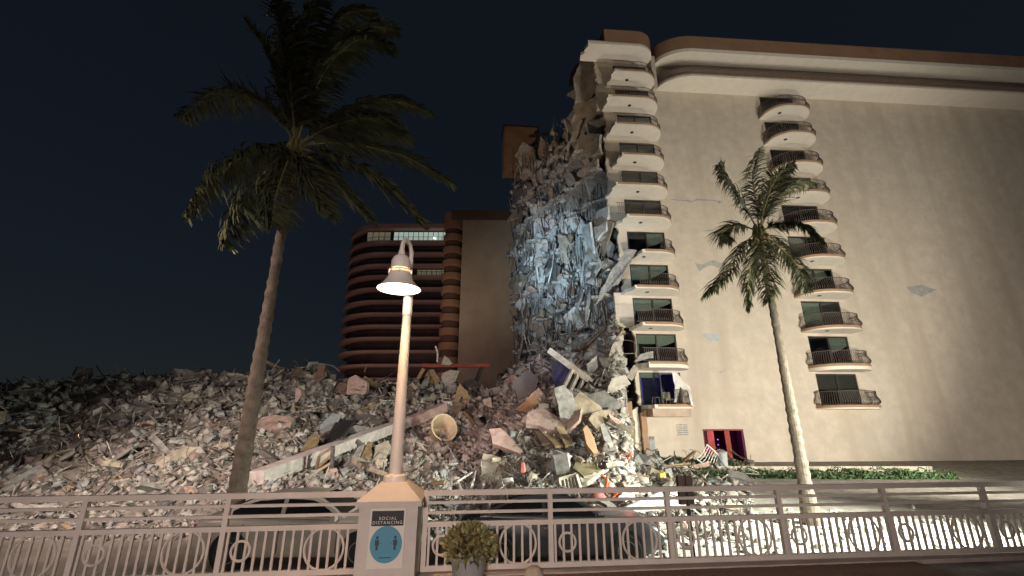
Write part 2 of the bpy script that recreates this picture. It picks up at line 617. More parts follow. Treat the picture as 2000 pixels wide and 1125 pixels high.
def rail_mesh(path, mbk, belly=.2, sp=.15, h=1.1, rw=.021):
    """wrought balcony railing along a path: bellied pickets and two rails"""
    P = [Vector((p[0], p[1], p[2])) for p in path]
    mbk.tube([p + Vector((0, 0, h)) for p in P], .028, 5)
    mbk.tube([p + Vector((0, 0, .08)) for p in P], .022, 5)
    acc = 0
    for i in range(len(P) - 1):
        d = P[i + 1] - P[i]
        L = d.length
        t = d / L
        nrm = Vector((t.y, -t.x, 0))
        u = sp - acc
        while u < L:
            b = P[i] + t * u
            prof = [(0, .08), (belly * .75, .2), (belly, .34), (belly * .6, .52), (-.01, .76), (0, h)]
            mbk.tube([b + nrm * o + Vector((0, 0, z)) for o, z in prof], rw, 3, cap=False)
            u += sp
        acc = L - (u - sp)

def door(k, x0, x1, z, parent, blinds, item=None):
    f = MB()
    y = .06
    h = DH - .004
    zt = z + h
    f.span(x0 + .002, x0 + .10, y, y + .12, z, zt)
    f.span(x1 - .10, x1 - .002, y, y + .12, z, zt)
    f.span(x0 + .10, x1 - .10, y, y + .12, zt - .12, zt)
    f.span(x0 + .10, x1 - .10, y, y + .12, z, z + .1)
    xm = (x0 + x1) / 2 + .05
    f.span(xm - .06, xm + .06, y - .02, y + .1, z + .1, zt - .12)
    fr = f.build("sliding_door", M_DARKMET, parent)
    for a, b in ((x0 + .10, xm - .06), (xm + .06, x1 - .10)):
        MB().span(a, b, y + .05, y + .058, z + .1, zt - .12).build("pane", M_GLASS, fr)
    for side, dl, dr, m in blinds:
        a, b = ((x0 + .11, xm - .07), (xm + .07, x1 - .11))[side]
        H = h - .24
        pts = [(a, y + .09, zt - .12), (b, y + .09, zt - .12), (b, y + .09, zt - .12 - H * dr), ((a + b) / 2, y + .09, zt - .12 - H * (dl * .55 + dr * .45) * 1.04), (a, y + .09, zt - .12 - H * dl)]
        MB().prism(pts, (0, .012, 0)).build("blind", m, fr)
    rm = MB()
    V = [(x0 - .1, TH + .002, z - .05), (x1 + .1, TH + .002, z - .05), (x1 + .1, 3.0, z - .05), (x0 - .1, 3.0, z - .05), (x0 - .1, TH + .002, zt + .1), (x1 + .1, TH + .002, zt + .1), (x1 + .1, 3.0, zt + .1), (x0 - .1, 3.0, zt + .1)]
    rm.add(V, [(0, 3, 2, 1), (4, 5, 6, 7), (1, 2, 6, 5), (2, 3, 7, 6), (3, 0, 4, 7)])
    rm.build("room", M_ROOM, fr)
    return fr

C_, B_ = M_BLIND, M_BROWNBLIND
BLINDS = {2: [(0, .12, .12, C_)], 3: [(0, .30, .30, C_), (1, .42, .22, C_)], 4: [(0, .42, .40, C_), (1, .36, .12, C_)], 5: [(0, .55, .50, C_), (1, .48, .12, C_)],
          6: [(1, .55, .3, C_)], 7: [(0, .95, .95, B_), (1, .95, .95, B_)], 8: [(0, .95, .95, C_), (1, .9, .7, C_)], 9: [(0, .98, .98, C_), (1, .95, .98, C_)],
          10: [(0, .98, .98, C_), (1, .98, .98, C_)], 11: [(0, .9, .9, C_), (1, .9, .9, B_)], 12: [(0, .5, .5, B_), (1, .9, .9, B_)]}
DEP = 2.2
for stack in (0, 1):
    for k in range(2, 13 if stack == 0 else 12):
        z = LEV[k]
        if stack == 0:
            x0, x1 = X0, X1
            out = slab_outline(BL[k], 2.3, DEP)
        else:
            x0, x1 = S0, S1
            out = slab_outline(S0 - .5, S1 + .5, DEP, both=True)
        tk = .44 if k == 3 else .27
        sl = MB().prism([(p[0], p[1], z - tk) for p in out], (0, 0, tk)).build("balcony_slab", M_SOFFIT, bld)
        if k == 2 and stack == 0:
            lo_ = [(-1.45, -.002), (-1.4, -1.95), (.2, -1.95)] + arc(2.15 - 1.7, -1.95 + 1.5, 1.7, 1.5, 275, 360, 8) + [(2.15, -.002)]
            MB().prism([(p[0], p[1], z - .86) for p in lo_], (0, 0, .588)).build("drop_beam", mat("pinkish_soffit_beam", (.44, .34, .27), .9, .12, 1.5, .1), sl)
        # tan fascia along the finished edge (front and round end)
        e = MB()
        run = out[:-1] if stack else out[-13:-1]
        if not stack:
            run = [(max(out[0][0], out[-13][0]) if False else BL[k] + .55, -DEP)] + out[-12:-1]
        for a, b in zip(run[:-1], run[1:]):
            d = (Vector(b) - Vector(a))
            nn = Vector((d.y, -d.x)).normalized() * .025
            ea = Vector(a) + nn
            eb = Vector(b) + nn
            q = [(a[0], a[1], z - .16), (b[0], b[1], z - .16), (eb.x, eb.y, z - .16), (ea.x, ea.y, z - .16)]
            e.prism(q, (0, 0, .19))
        e.build("slab_edge", M_TAN, sl)
        # railing
        r_ = MB()
        ins = .12
        if stack:
            c = Vector(((x0 + x1) / 2, 0))
            path = [(p[0] * .985 + c.x * .015, p[1] + (.1 if p[1] < -.3 else 0), z) for p in out]
        else:
            xs = {2: .75, 3: BL[3] + .1, 4: -2.1, 5: -1.7, 6: .35, 7: -3.0, 8: -2.6, 9: -2.3, 10: -2.6, 11: -2.6, 12: -2.2}[k]
            path = [(xs, -DEP + ins, z)] + [(p[0] - ins * (1 if p[1] > -DEP + .8 else .5), p[1] + ins * .9, z) for p in out[-12:-1]] + [(2.3 - ins, -.02, z)]
        rail_mesh(path, r_)
        rl = r_.build("railing", M_RAILB, sl)
        # small lamp let into the soffit
        if k > 2:
            MB().lathe([(.0, z - .275), (.12, z - .275), (.15, z - .30), (.17, z - .2705)], 12, (x0 + .9, -1.15, 0)).build("soffit_lamp", M_DARKMET, sl)
        door(k, x0, x1, z + .004, bld, BLINDS[k] if stack == 0 else BLINDS[2 + (k * 5) % 11])

# roof slab of the left stack with brown parapet
z = LEV[13]
out = slab_outline(BL[13], 2.3, DEP)
sl = MB().prism([(p[0], p[1], z - .35) for p in out], (0, 0, .38)).build("roof_slab", M_SOFFIT, bld)
def parapet(path, z0, z1, name="parapet", th=.2, m=M_BROWN, parent=None):
    q = MB()
    for a, b in zip(path[:-1], path[1:]):
        d = Vector((b[0] - a[0], b[1] - a[1]))
        nn = Vector((d.y, -d.x)).normalized() * th
        q.prism([(a[0], a[1], z0), (b[0], b[1], z0), (b[0] - nn.x, b[1] - nn.y, z0), (a[0] - nn.x, a[1] - nn.y, z0)], (0, 0, z1 - z0))
    return q.build(name, m, parent or bld)
run = [(-2.9, -DEP)] + out[-12:-1] + [(2.3, 1.5)]
parapet([(-3.2, .5)] + run, z + .03, z + 1.55)
parapet([(BL[13] + .5, -DEP + .0)] + out[-12:-1], z - .08, z + .06, "roof_edge", .1, M_TAN)
# overhanging terrace and roof along the rest of the top
def top_outline(x_end):
    return [(2.72, -.002)] + arc(6.1, 0, 3.4, 2.2, 180, 270, 14)[1:] + [(x_end, -2.2), (x_end, -.002)]
o12, oroof = top_outline(46), top_outline(46)
sl12 = MB().prism([(p[0], p[1], LEV[12] - .35) for p in o12], (0, 0, .35)).build("terrace_slab", M_SOFFIT, bld)
slr = MB().prism([(p[0], p[1], 38.1) for p in oroof], (0, 0, .4)).build("roof_slab", M_SOFFIT, bld)
parapet(oroof[:-1], 38.5, 40.05)
parapet(o12[:-1], LEV[12] - .12, LEV[12] + .08, "slab_edge", .1, M_TAN, sl12)
rm_ = MB()
rail_mesh([(p[0], p[1] + .06, LEV[12]) for p in o12[:-1]], rm_, belly=.05, sp=.13, h=1.0)
rm_.build("railing", M_RAILB, sl12)
M_TERR = mat("terrace_panel", (.42, .31, .24), .8, .1, 2, .05)
parapet([(p[0] * .99 + .06, p[1] + .16) for p in o12[1:-1]], LEV[12] + .08, LEV[12] + .93, "terrace_screen", .03, M_TERR, sl12)
# notch wall and roof blocks
MB().span(2.3, 2.72, -.6, 0, 34.9, 38.9).build("notch_wall", M_STUCCO, bld)
MB().span(1.0, 3.6, .8, 1.2, 38.5, 40.0).build("notch_parapet", M_BROWN, bld)
MB().span(7.4, 11.0, .4, 4.0, 38.5, 42.6).build("roof_room", mat("pink_roof_room", (.50, .38, .32), .9, .08, 1, .05), bld)
MB().span(-3.2, 46, TH, 14, 38.0, 38.5).build("roof_deck", M_GREYC, bld)
MB().span(3.4, 46, 13.6, 14, 0, 38.0).build("rear_wall", M_STUCCO, bld)

# patches where the render has come off the wall, and the cracks between
def wall_patch(poly, m=M_PATCH, th=.012):
    pts = [lp(*q) for q in poly]
    pts = jag(pts, .06, .35, rj)
    MB().prism([(p[0], -th, p[1]) for p in pts], (0, th + .01, 0)).build("bare_patch", m, bld)
wall_patch([(1357, 513), (1372, 517), (1385, 510), (1392, 508), (1405, 512), (1421, 516), (1408, 525), (1390, 518), (1381, 520), (1366, 530)])
wall_patch([(1368, 655), (1376, 651), (1400, 652), (1408, 667), (1390, 668), (1380, 661)], mat("blue_bare_patch", (.42, .45, .45), .9, .1, 3, .2))
wall_patch([(1310, 389), (1340, 390), (1352, 393), (1362, 388), (1382, 390), (1400, 392), (1412, 392), (1406, 398), (1401, 394), (1384, 392), (1362, 391), (1350, 395), (1330, 392)])
wall_patch([(1368, 452), (1385, 449), (1408, 452), (1385, 451)])
wall_patch([(1402, 727), (1410, 725), (1421, 719), (1408, 729)])
wall_patch([(1560, 430), (1585, 434), (1600, 428), (1590, 440), (1570, 438)])
wall_patch([(1770, 560), (1800, 556), (1830, 566), (1800, 580), (1780, 572)])

# ground floor: louvred vent, service door, doorway with coloured light
vt = MB().span(1.18, 2.10, -.03, -.002, 1.98, 2.94).build("louvre_vent", M_STUCCO, bld)
for i in range(2):
    for j in range(6):
        xa = 1.24 + i * .45
        zz = 2.05 + j * .148
        q = MB().box((xa + .18, -.045, zz + .05), (.36, .05, .05), Matrix.Rotation(R(30), 3, 'X'))
        q.build("slat", M_GREYBLUE, vt)
sd = MB().span(-1.42, -.72, -.06, -.002, -.2, 1.72).build("service_door", M_GREYBLUE, bld)
q = MB()
for i in range(6):
    q.span(-1.38 + i * .12, -1.34 + i * .12, -.05, -.02, 1.73, 1.98)
q.build("door_spikes", M_DARKMET, sd)
dw = MB()
V = [(3.26, TH, -.1), (6.6, TH, -.1), (6.6, 4.5, -.1), (3.26, 4.5, -.1), (3.26, TH, 2.52), (6.6, TH, 2.52), (6.6, 4.5, 2.52), (3.26, 4.5, 2.52)]
dw.add(V, [(0, 3, 2, 1), (4, 5, 6, 7), (1, 2, 6, 5), (2, 3, 7, 6), (3, 0, 4, 7)])
dwo = dw.build("doorway", mat("dark_red_lobby", (.05, .015, .035), .7, .2, 2, .05), bld)
MB().span(4.2, 4.75, 1.2, 1.3, -.1, 2.5).build("curtain", mat("rust_curtain", (.30, .07, .04), .8, .2, 3, .1), dwo)
MB().span(5.6, 6.0, 1.0, 1.1, -.1, 2.5).build("curtain", mat("rust_curtain", (.30, .07, .04)), dwo)
M_PINKL = emit("pink_lobby_lamp", (1, .10, .45), 2.2)
M_VIOL = emit("violet_lobby_lamp", (.45, .08, 1), 1.2)
for i, (x, z, m_) in enumerate(((3.55, .95, M_PINKL), (3.72, 1.0, M_PINKL), (3.88, .93, M_PINKL), (3.98, 1.02, M_PINKL), (4.9, .92, M_PINKL), (4.86, 1.3, M_VIOL), (4.88, 1.7, M_VIOL), (3.5, 1.9, M_VIOL))):
    MB().lathe([(0, -.05), (.05, -.03), (.06, 0), (.05, .03), (0, .05)], 8, (x, .9, z)).build("lobby_lamp", m_, dwo)
q = MB()
q.span(3.26, 6.6, .05, .15, 2.40, 2.519)
q.span(3.262, 3.36, .05, .15, -.1, 2.40)
q.build("door_frame", mat("red_door_frame", (.20, .03, .03), .6), dwo)

# ------------------------------------------------------------------ the torn-open side
FAa, FBb = Vector((8.9, 36.3, 0)), Vector((.6, 51.5, 0))
FL = (FBb - FAa).length
ft = (FBb - FAa) / FL
fm = Vector((-ft.y, ft.x, 0))
if fm.x < 0:
    fm = -fm
def face(s, z, out=0.0):
    """a point of the torn side: s 0..1 from the facade to the rear corner, out = metres out of it"""
    p = FAa + ft * (s * FL) - fm * out
    return Vector((p.x, p.y, z))

rf = random.Random(11)
for k in range(3, 14):
    z = LEV[k]
    send = 1.0
    if k >= 11:
        send = {11: .55, 12: .34, 13: .30}[k]
    edge = [face(s, z, rf.uniform(-.6, .7) + (.75 if k < 11 else 0)) for s in np.linspace(.0, send, int(26 * send))]
    poly = edge + [face(send, z, -5), face(.35, z, -6), face(0.03, z, -2.0)]
    MB().prism([tl(p) for p in poly], (0, 0, -.26)).build("floor_slab", M_GREYC, bld)
# rooms' rear wall inside the tear
M_INNER = mat("stained_inner_wall", (.36, .36, .35), .95, .3, .8, .3, stain=((.20, .19, .18), .5))
prof = [(0.02, 0), (1.0, 0), (1.0, 37.2), (.9, 36.6), (.78, 36.2), (.66, 35.0), (.55, 34.4), (.48, 33.6), (.40, 34.6), (.34, 36.4), (.30, 38.0), (.02, 38.0)]
MB().prism([tl(face(s, z, -2.4)) for s, z in prof], tl(face(.5, 0, -2.7)) - tl(face(.5, 0, -2.4))).build("inner_wall", M_INNER, bld)
# party walls between the rooms
M_ROOMW = mat("torn_room_wall", (.45, .44, .41), .9, .2, 1.2, .2, stain=((.30, .28, .25), .9))
for k in range(3, 12):
    for s in (.12, .33, .52, .70, .88):
        if k >= 10 and s > .4:
            continue
        s2 = s + rf.uniform(-.05, .05)
        z0, z1 = LEV[k], LEV[k + 1] - .27
        o0, o1 = rf.uniform(-.6, .8), rf.uniform(-.6, .8)
        pts = [face(s2, z0, o0), face(s2 + rf.uniform(-.01, .01), (z0 + z1) / 2, (o0 + o1) / 2 + rf.uniform(-.5, .5)), face(s2, z1, o1), face(s2, z1, -2.3), face(s2, z0, -2.3)]
        MB().prism([tl(p) for p in pts], tl(face(.512, 0, 0)) - tl(face(.5, 0, 0))).build("room_wall", M_ROOMW, bld)
# interior walls left standing at the top, seen square-on
def trace(name, pts, th, m, parent=None, lab=None, cat=None, group=None, ragged=.0, step=.5, seed=1):
    """solid plate whose outline passes through picture points at given distances (px, py, Y)"""
    P = [at(*q) for q in pts]
    if ragged:
        r = random.Random(seed)
        Q = []
        for i, a in enumerate(P):
            b = P[(i + 1) % len(P)]
            Q.append(a)
            n = int((b - a).length / step)
            for j in range(1, n):
                Q.append(a.lerp(b, j / n) + Vector((r.uniform(-ragged, ragged), 0, r.uniform(-ragged, ragged))))
        P = Q
    nrm = Vector((0, 0, 0))
    for i in range(len(P)):
        nrm += P[i].cross(P[(i + 1) % len(P)])
    nrm.normalize()
    if nrm.y < 0:
        nrm = -nrm
    c = sum(P, Vector()) / len(P)
    if parent is bld:
        P2 = [tl(p) for p in P]
        return MB().prism(P2, tl(c + nrm * th) - tl(c)).build(name, m, parent)
    o = MB().prism(P, nrm * th).build(name, m, parent, loc=(c.x, c.y, min(p.z for p in P)))
    if lab:
        tag(o, lab, cat, group)
    return o
M_TORNW = mat("torn_plaster_wall", (.42, .37, .31), .9, .2, 1.0, .3, stain=((.24, .19, .15), .7))
trace("room_wall", [(1133, 118, 37.6), (1172, 122, 37.6), (1176, 175, 37.6), (1160, 182, 37.6), (1146, 196, 37.6), (1124, 200, 37.6), (1120, 150, 37.6)], .25, M_TORNW, bld, ragged=.15, seed=4)
trace("room_wall", [(1122, 196, 38.6), (1160, 190, 38.0), (1176, 205, 37.8), (1178, 262, 38), (1150, 268, 38.6), (1118, 250, 39)], .25, M_TORNW, bld, ragged=.22, seed=5)
trace("room_wall", [(1134, 258, 39.0), (1172, 262, 38.4), (1178, 318, 38.4), (1150, 336, 39), (1122, 300, 39.8), (1128, 275, 39.6)], .25, M_PALECONC, bld, ragged=.25, seed=6)
trace("room_wall", [(1118, 136, 38.5), (1132, 122, 38.5), (1134, 160, 38.5), (1112, 166, 38.5)], .3, M_DARKMET, bld, ragged=.15, seed=8)
# rear corner block on the roof
rb = MB()
p0, p1 = at(990, 248, 51), at(1062, 252, 51)
rb.prism([(-1.0, 50.6, 35.3), (3.55, 51.0, 35.3), (3.7, 53, 35.3), (-1.35, 53, 35.3)], (0, 0, 6.7))
q = rb.build("roof_block", mat("orange_brown_block", (.25, .155, .085), .9, .15, .6, .1, stain=((.19, .12, .08), .4)), None)
for v in q.data.vertices:
    v.co = tl(v.co)
q.parent = bld
q = MB().prism([tl(p) for p in ((-1.2, 50.45, 42.0), (3.7, 50.9, 42.0), (3.85, 53.2, 42.0), (-1.6, 53.2, 42.0))], (0, 0, .2)).build("block_coping", M_DARKMET, q)

# ================================================================== BUILDINGS BEHIND
tower = thing("curved_tower", "distant dark apartment tower with rounded end and rows of pink-edged balconies", "building", (-25, 100, 0))
TO = Vector((-25, 100, 0))
M_TSLAB = mat("tower_balcony_edge", (.29, .205, .185), .85, .08, .5, .03)
M_TDARK = mat("tower_dark_glazing", (.05, .035, .03), .35, .3, .4, .0)
M_TLIT = emit("lit_tower_window", (.62, .80, .70), .45)
M_TDIM = emit("dim_lit_tower_window", (.62, .60, .42), .11)
M_TBULB = emit("lit_room_lamp", (.85, 1, .95), 3.0)
TZ = [11.5, 14.3, 17.15, 19.93, 22.55, 25.2, 27.93, 30.8, 33.6, 36.23, 39.0, 41.84, 45.4]
TZ = [3.2, 6.0, 8.8] + TZ
def tower_out(inset, zc=0):
    R0 = 10.5 - inset
    pts = [(-12.6, 90 + inset)] + [(p[0], p[1]) for p in arc(-28.9, 100.5, R0, R0, 270, 180, 16)] + [(-39.4 + inset, 124), (-12.6, 124)]
    return [(p[0] - TO.x, p[1] - TO.y) for p in pts]
for i, z in enumerate(TZ):
    top = i == len(TZ) - 1
    q = MB().prism([(p[0], p[1], z - .3) for p in tower_out(0)], (0, 0, .55 if not top else 1.0)).build("balcony_band" if not top else "roof_band", M_TSLAB, tower)
    if not top:
        z1 = TZ[i + 1] - .3
        MB().prism([(p[0], p[1], z + .25) for p in tower_out(1.9)], (0, 0, z1 - z - .25)).build("glazing", M_TDARK, tower)
        # handrail along the band edge
        r_ = MB()
        path = tower_out(.25)[:14]
        r_.tube([(p[0], p[1], z + 1.15) for p in path], .05, 4)
        for a, b in zip(path[:-1], path[1:]):
            n = max(1, int((Vector(b) - Vector(a)).length / 1.5))
            for j in range(n):
                p = Vector(a).lerp(Vector(b), j / n)
                r_.bar((p.x, p.y, z + .25), (p.x, p.y, z + 1.15), .05, .05)
        r_.build("railing", M_DARKMET, tower)
def lit(px0, px1, lev, m, n, bulb=None):
    z0, z1 = TZ[lev] + .35, TZ[lev + 1] - .45
    Y = 91.9
    xa = at(px0, 470, Y).x
    xb = at(px1, 470, Y).x
    wd = (xb - xa) / n
    for i in range(n):
        a = xa + i * wd
        f = MB()
        f.span(a - TO.x, a + .12 - TO.x, Y - .12 - TO.y, Y - TO.y, z0, z1)
        f.span(a + .12 - TO.x, a + wd - TO.x, Y - .12 - TO.y, Y - TO.y, z1 - .1, z1)
        fo_ = f.build("window_frame", M_DARKMET, tower)
        MB().span(a + .12 - TO.x, a + wd - TO.x, Y - .06 - TO.y, Y - .03 - TO.y, z0, z1 - .1).build("pane", m, fo_)
    if bulb:
        bx = at(bulb, 460, Y).x
        MB().lathe([(0, -.22), (.16, -.16), (.22, 0), (.16, .16), (0, .22)], 10, (bx - TO.x, Y - .35 - TO.y, z0 + 1.1)).build("room_lamp", M_TBULB, tower)
L_ = len(TZ)
lit(768, 884, L_ - 2, M_TLIT, 12, 849)
lit(716, 762, L_ - 2, M_TDIM, 4)
lit(818, 884, L_ - 5, M_TDIM, 7)
MB().span(3.6, 12, -4, 10, 46.1, 48.2).build("roof_plant_room", M_TDARK, tower)

blank = thing("blank_wall_building", "plain tan building wall behind the rubble, with a rounded stair tower on its left edge", "building", (-4, 80, 0))
BO = Vector((-4, 80, 0))
M_BLANK = mat("plain_tan_wall", (.36, .31, .23), .9, .1, .3, .05, stain=((.28, .22, .16), .12))
q = MB().span(-9.9 - BO.x, 12 - BO.x, 80 - BO.y, 100 - BO.y, 0, 42.1)
q.build("wall", M_BLANK, blank)
MB().span(-12.2 - BO.x, 12.3 - BO.x, 79.6 - BO.y, 100.3 - BO.y, 42.102, 44.2).build("parapet", mat("dark_brown_coping", (.12, .085, .06), .9), blank)
M_STAIR = mat("orange_stair_band", (.29, .175, .10), .85, .1, .6, .05)
for i in range(15):
    z = 2.2 + i * 2.75
    MB().lathe([(0.1, z), (2.0, z), (2.05, z + .3), (2.05, z + 1.35), (1.9, z + 1.35), (.1, z + 1.34)], 28, (-11.9 - BO.x, 82 - BO.y, 0)).build("stair_band", M_STAIR, blank)
MB().lathe([(1.72, 0), (1.72, 42.0)], 24, (-11.9 - BO.x, 82 - BO.y, 0)).build("stair_core", mat("stair_core", (.10, .06, .04), .9), blank)
MB().lathe([(0.05, 40.6), (2.1, 40.6), (2.1, 44.0), (.05, 44.0)], 28, (-11.9 - BO.x, 82 - BO.y, 0)).build("stair_cap", M_STAIR, blank)
lamp("backdrop_glow", 'SPOT', (-38, 74, 1.5), 3000, (1, .58, .34), aim=(-34, 94, 16), size=.5, cone=110, blend=.9)
lamp("backdrop_glow", 'SPOT', (-24, 58, 1.0), 7000, (1, .52, .52), aim=(-22, 92, 34), size=.5, cone=100, blend=.9)
lamp("backdrop_glow", 'SPOT', (-16, 50, 2.0), 13000, (1, .84, .62), aim=(-4, 80, 44), size=.5, cone=64, blend=1)  # unseen upward spot, added to brighten only the top of the blank wall
lamp("lobby_light", 'POINT', tuple(FO + FA * 5.0 + FN * (-.9) + Vector((0, 0, 2.0))), 26, (1, .10, .75), size=.1)
lamp("added_blue_fill", 'POINT', tuple(FO + FA * .6 + FN * (-1.0) + Vector((0, 0, LEV[2] + 2.2))), 90, (.13, .10, 1), size=.15)  # lamp added inside the room to turn the lowest window blue
# ================================================================== THE RUBBLE PILE
CREST = [(-700, 770, 32), (-300, 765, 33), (0, 752, 34), (300, 735, 36), (480, 728, 37), (578, 724, 38), (620, 720, 38), (660, 746, 38), (720, 752, 38), (770, 752, 38), (820, 748, 39), (900, 762, 40),
         (955, 762, 39), (1000, 730, 38), (1050, 702, 38), (1085, 690, 40), (1100, 660, 42), (1150, 622, 42), (1200, 598, 39), (1205, 612, 37.6), (1220, 700, 36), (1226, 800, 34.8), (1234, 880, 33), (1247, 894, 32), (1265, 899, 31), (1300, 912, 29), (1380, 945, 24), (1430, 958, 22), (1900, 985, 18), (2600, 1000, 15)]
_a, _z, _y = [], [], []
for px, py, Y in CREST:
    p = at(px, py, Y)
    _a.append(p.x / Y)
    _z.append(max(p.z, .12))
    _y.append(Y)
_a, _z, _y = np.array(_a), np.array(_z), np.array(_y)
def pile(X, Y):
    X, Y = np.asarray(X, float), np.asarray(Y, float)
    a = X / np.maximum(Y, 1e-3)
    zc, yc = np.interp(a, _a, _z), np.interp(a, _a, _y)
    y0 = np.interp(a, [-1.2, -.4, .2, .3, .5, 1.2], [12.9, 13.0, 13.0, 14.0, 15.5, 15.5])
    t = (Y - y0) / (yc - y0)
    h = np.where(t < 1, np.clip(t, 0, 1) ** 1.05, np.clip(1 - (t - 1) * .55, .35, 1)) * zc
    lump = (np.sin(X * 1.3 + 2 * np.sin(Y * .55)) * np.sin(Y * .9 + 1.5 * np.sin(X * .7)) * .5 + np.sin(X * 3.1 + 1.7 * np.sin(Y * 2.1)) * np.sin(Y * 2.7 + X) * .22
            + np.sin(X * .42 + 1) * np.sin(Y * .37) * .7)
    k = np.clip(t * 4, 0, 1) * np.clip((zc - .3) * .6, 0, 1) * np.clip((1.06 - t) * 4, .35, 1)
    edge = np.clip((Y - y0) * 1.5, 0, 1)
    return h + lump * .55 * k + .06 * edge - .05 * (1 - edge)

def hit(px, py, y_start=13.1):
    """where sight lines meet the pile"""
    px, py = np.atleast_1d(np.asarray(px, float)), np.atleast_1d(np.asarray(py, float))
    u, v = (px - 1000) / FPX, (562.5 - py) / FPX
    dx, dy, dz = u, _c - v * _s, _s + v * _c
    Yh = np.full(px.shape, np.nan)
    for Y in np.arange(y_start, 46, .12):
        t = Y / dy
        X, Z = dx * t, CAM_Z + dz * t
        m = np.isnan(Yh) & (Z <= pile(X, np.full_like(X, Y)))
        Yh[m] = Y
    t = Yh / dy
    return np.stack([dx * t, Yh, CAM_Z + dz * t], -1)

def on(px, py):
    p = hit(px, py)[0]
    if np.isnan(p[1]):
        return at(px, py, 38)
    return Vector(p)

# the mound itself
aa = np.concatenate([np.linspace(-1.25, -.5, 60, endpoint=False), np.linspace(-.5, .32, 190, endpoint=False), np.linspace(.32, 1.2, 50)])
yy = np.linspace(12.8, 52, 190)
AA, YY = np.meshgrid(aa, yy)
XX = AA * YY
ZZ = pile(XX, YY)
ZZ = ZZ - np.where((XX > 11.83 + (YY - 36) * 9) & False, 9, 0)
# keep it out of the standing part of the building
dxl = (XX - FO.x) * FA.x + (YY - FO.y) * FA.y
dyl = (XX - FO.x) * (-FN.x) + (YY - FO.y) * (-FN.y)
ZZ = np.where((dyl > -.3) & (dxl > -1.6), -.3, ZZ)
n1, n0 = ZZ.shape
idx = np.arange(n1 * n0).reshape(n1, n0)
F = np.stack([idx[:-1, :-1], idx[:-1, 1:], idx[1:, 1:], idx[1:, :-1]], -1).reshape(-1, 4)
tag(fast_mesh("rubble_mound", np.stack([XX, YY, ZZ], -1).reshape(-1, 3), F, M_DIRT), kind="structure")

# uncounted small rubble over it
def sample(n, x0=-260, x1=1470, y0=690, y1=1075):
    px = rng.uniform(x0, x1, int(n * 1.9))
    py = rng.uniform(y0, y1, int(n * 1.9))
    up = rng.random(len(px)) < .25
    py = np.where(up & (px > 1010) & (px < 1245), rng.uniform(590, 760, len(px)), py)
    keep = (px > 520) | (rng.random(len(px)) < .55)
    P = hit(px[keep], py[keep])
    ok = ~np.isnan(P[:, 1])
    return P[ok][:n]
def sizes(P, lo, hi, pw=2.2):
    d = P[:, 1] * _c + (P[:, 2] - CAM_Z) * _s
    r = rng.random(len(P)) ** pw
    return (lo + (hi - lo) * r) * d / FPX
P = sample(16000)
s = sizes(P, 1.8, 15, 3.2)
S = s[:, None] * rng.uniform(.45, 1.3, (len(P), 3))
P[:, 2] += s * .15
tag(scatter("small_rubble", P, S, M_RUBBLE, .15), kind="stuff")
P = sample(4600)
s = sizes(P, 5, 26, 2.4)
S = np.stack([s * rng.uniform(.6, 1.3, len(P)), s * rng.uniform(.4, .9, len(P)), np.full(len(P), .035)], -1)
P[:, 2] += s * .25
tag(scatter("thin_rubble_sheets", P, S, M_RUBBLE, .2), kind="stuff")
P = sample(3400)
s = sizes(P, 9, 48, 1.6)
M_STICK = mat("rubble_sticks", (.3, .3, .3), .85, .2, 6, .1, island=[(.10, .08, .06), (.30, .28, .24), (.16, .14, .12), (.42, .39, .33), (.07, .06, .055), (.22, .18, .14)])
d_ = P[:, 1] * 1.0 / FPX
S = np.stack([s, d_ * rng.uniform(.7, 1.9, len(P)), d_ * rng.uniform(.7, 1.9, len(P))], -1)
P[:, 2] += s * .2
tag(scatter("rubble_sticks", P, S, M_STICK, .1), kind="stuff")
# gravel and crumbs over the lit forecourt
n = 2200
X = rng.uniform(1.5, 15, n)
Y = 7.8 + rng.random(n) ** 1.3 * 16
ok = (X > 3.2) | (Y > 13)
P = np.stack([X, Y, np.full(n, .02)], -1)[ok]
s = rng.random(len(P)) ** 3 * .17 + .018
M_CRUMB = mat("pale_crumbs", (.5, .5, .45), .95, .15, 6, .2, island=[(.50, .49, .44), (.40, .39, .35), (.58, .57, .52), (.30, .29, .26)])
tag(scatter("scattered_crumbs", P, s[:, None] * rng.uniform(.5, 1.4, (len(P), 3)), M_CRUMB), kind="stuff")

# ---- pieces one can pick out, each its own object
rr = random.Random(21)
def shades(name, cols, **k):
    return {w: mat(name + "_" + w.replace(" ", "_"), c, .95, .34, 3.6, .6, **k) for w, c in cols}
CONC = shades("broken_concrete", (("grey", (.26, .25, .23)), ("pale", (.40, .37, .32)), ("tan", (.31, .25, .18)), ("dark", (.13, .12, .11)), ("cream", (.42, .37, .28)), ("pinkish", (.34, .24, .20))))
WOODC = shades("splintered_timber", (("brown", (.20, .125, .07)), ("yellowish", (.34, .25, .14)), ("dark", (.09, .06, .04))))
SHEETC = shades("crumpled_sheet", (("blue-grey", (.28, .31, .33)), ("cream", (.44, .40, .32)), ("white", (.58, .57, .53))))
def recolour(meshes, cols):
    out = {}
    for w, m in cols.items():
        L = []
        for me in meshes:
            c = me.copy()
            c.materials.clear()
            c.materials.append(m)
            L.append(c)
        out[w] = L
    return out
PL = []
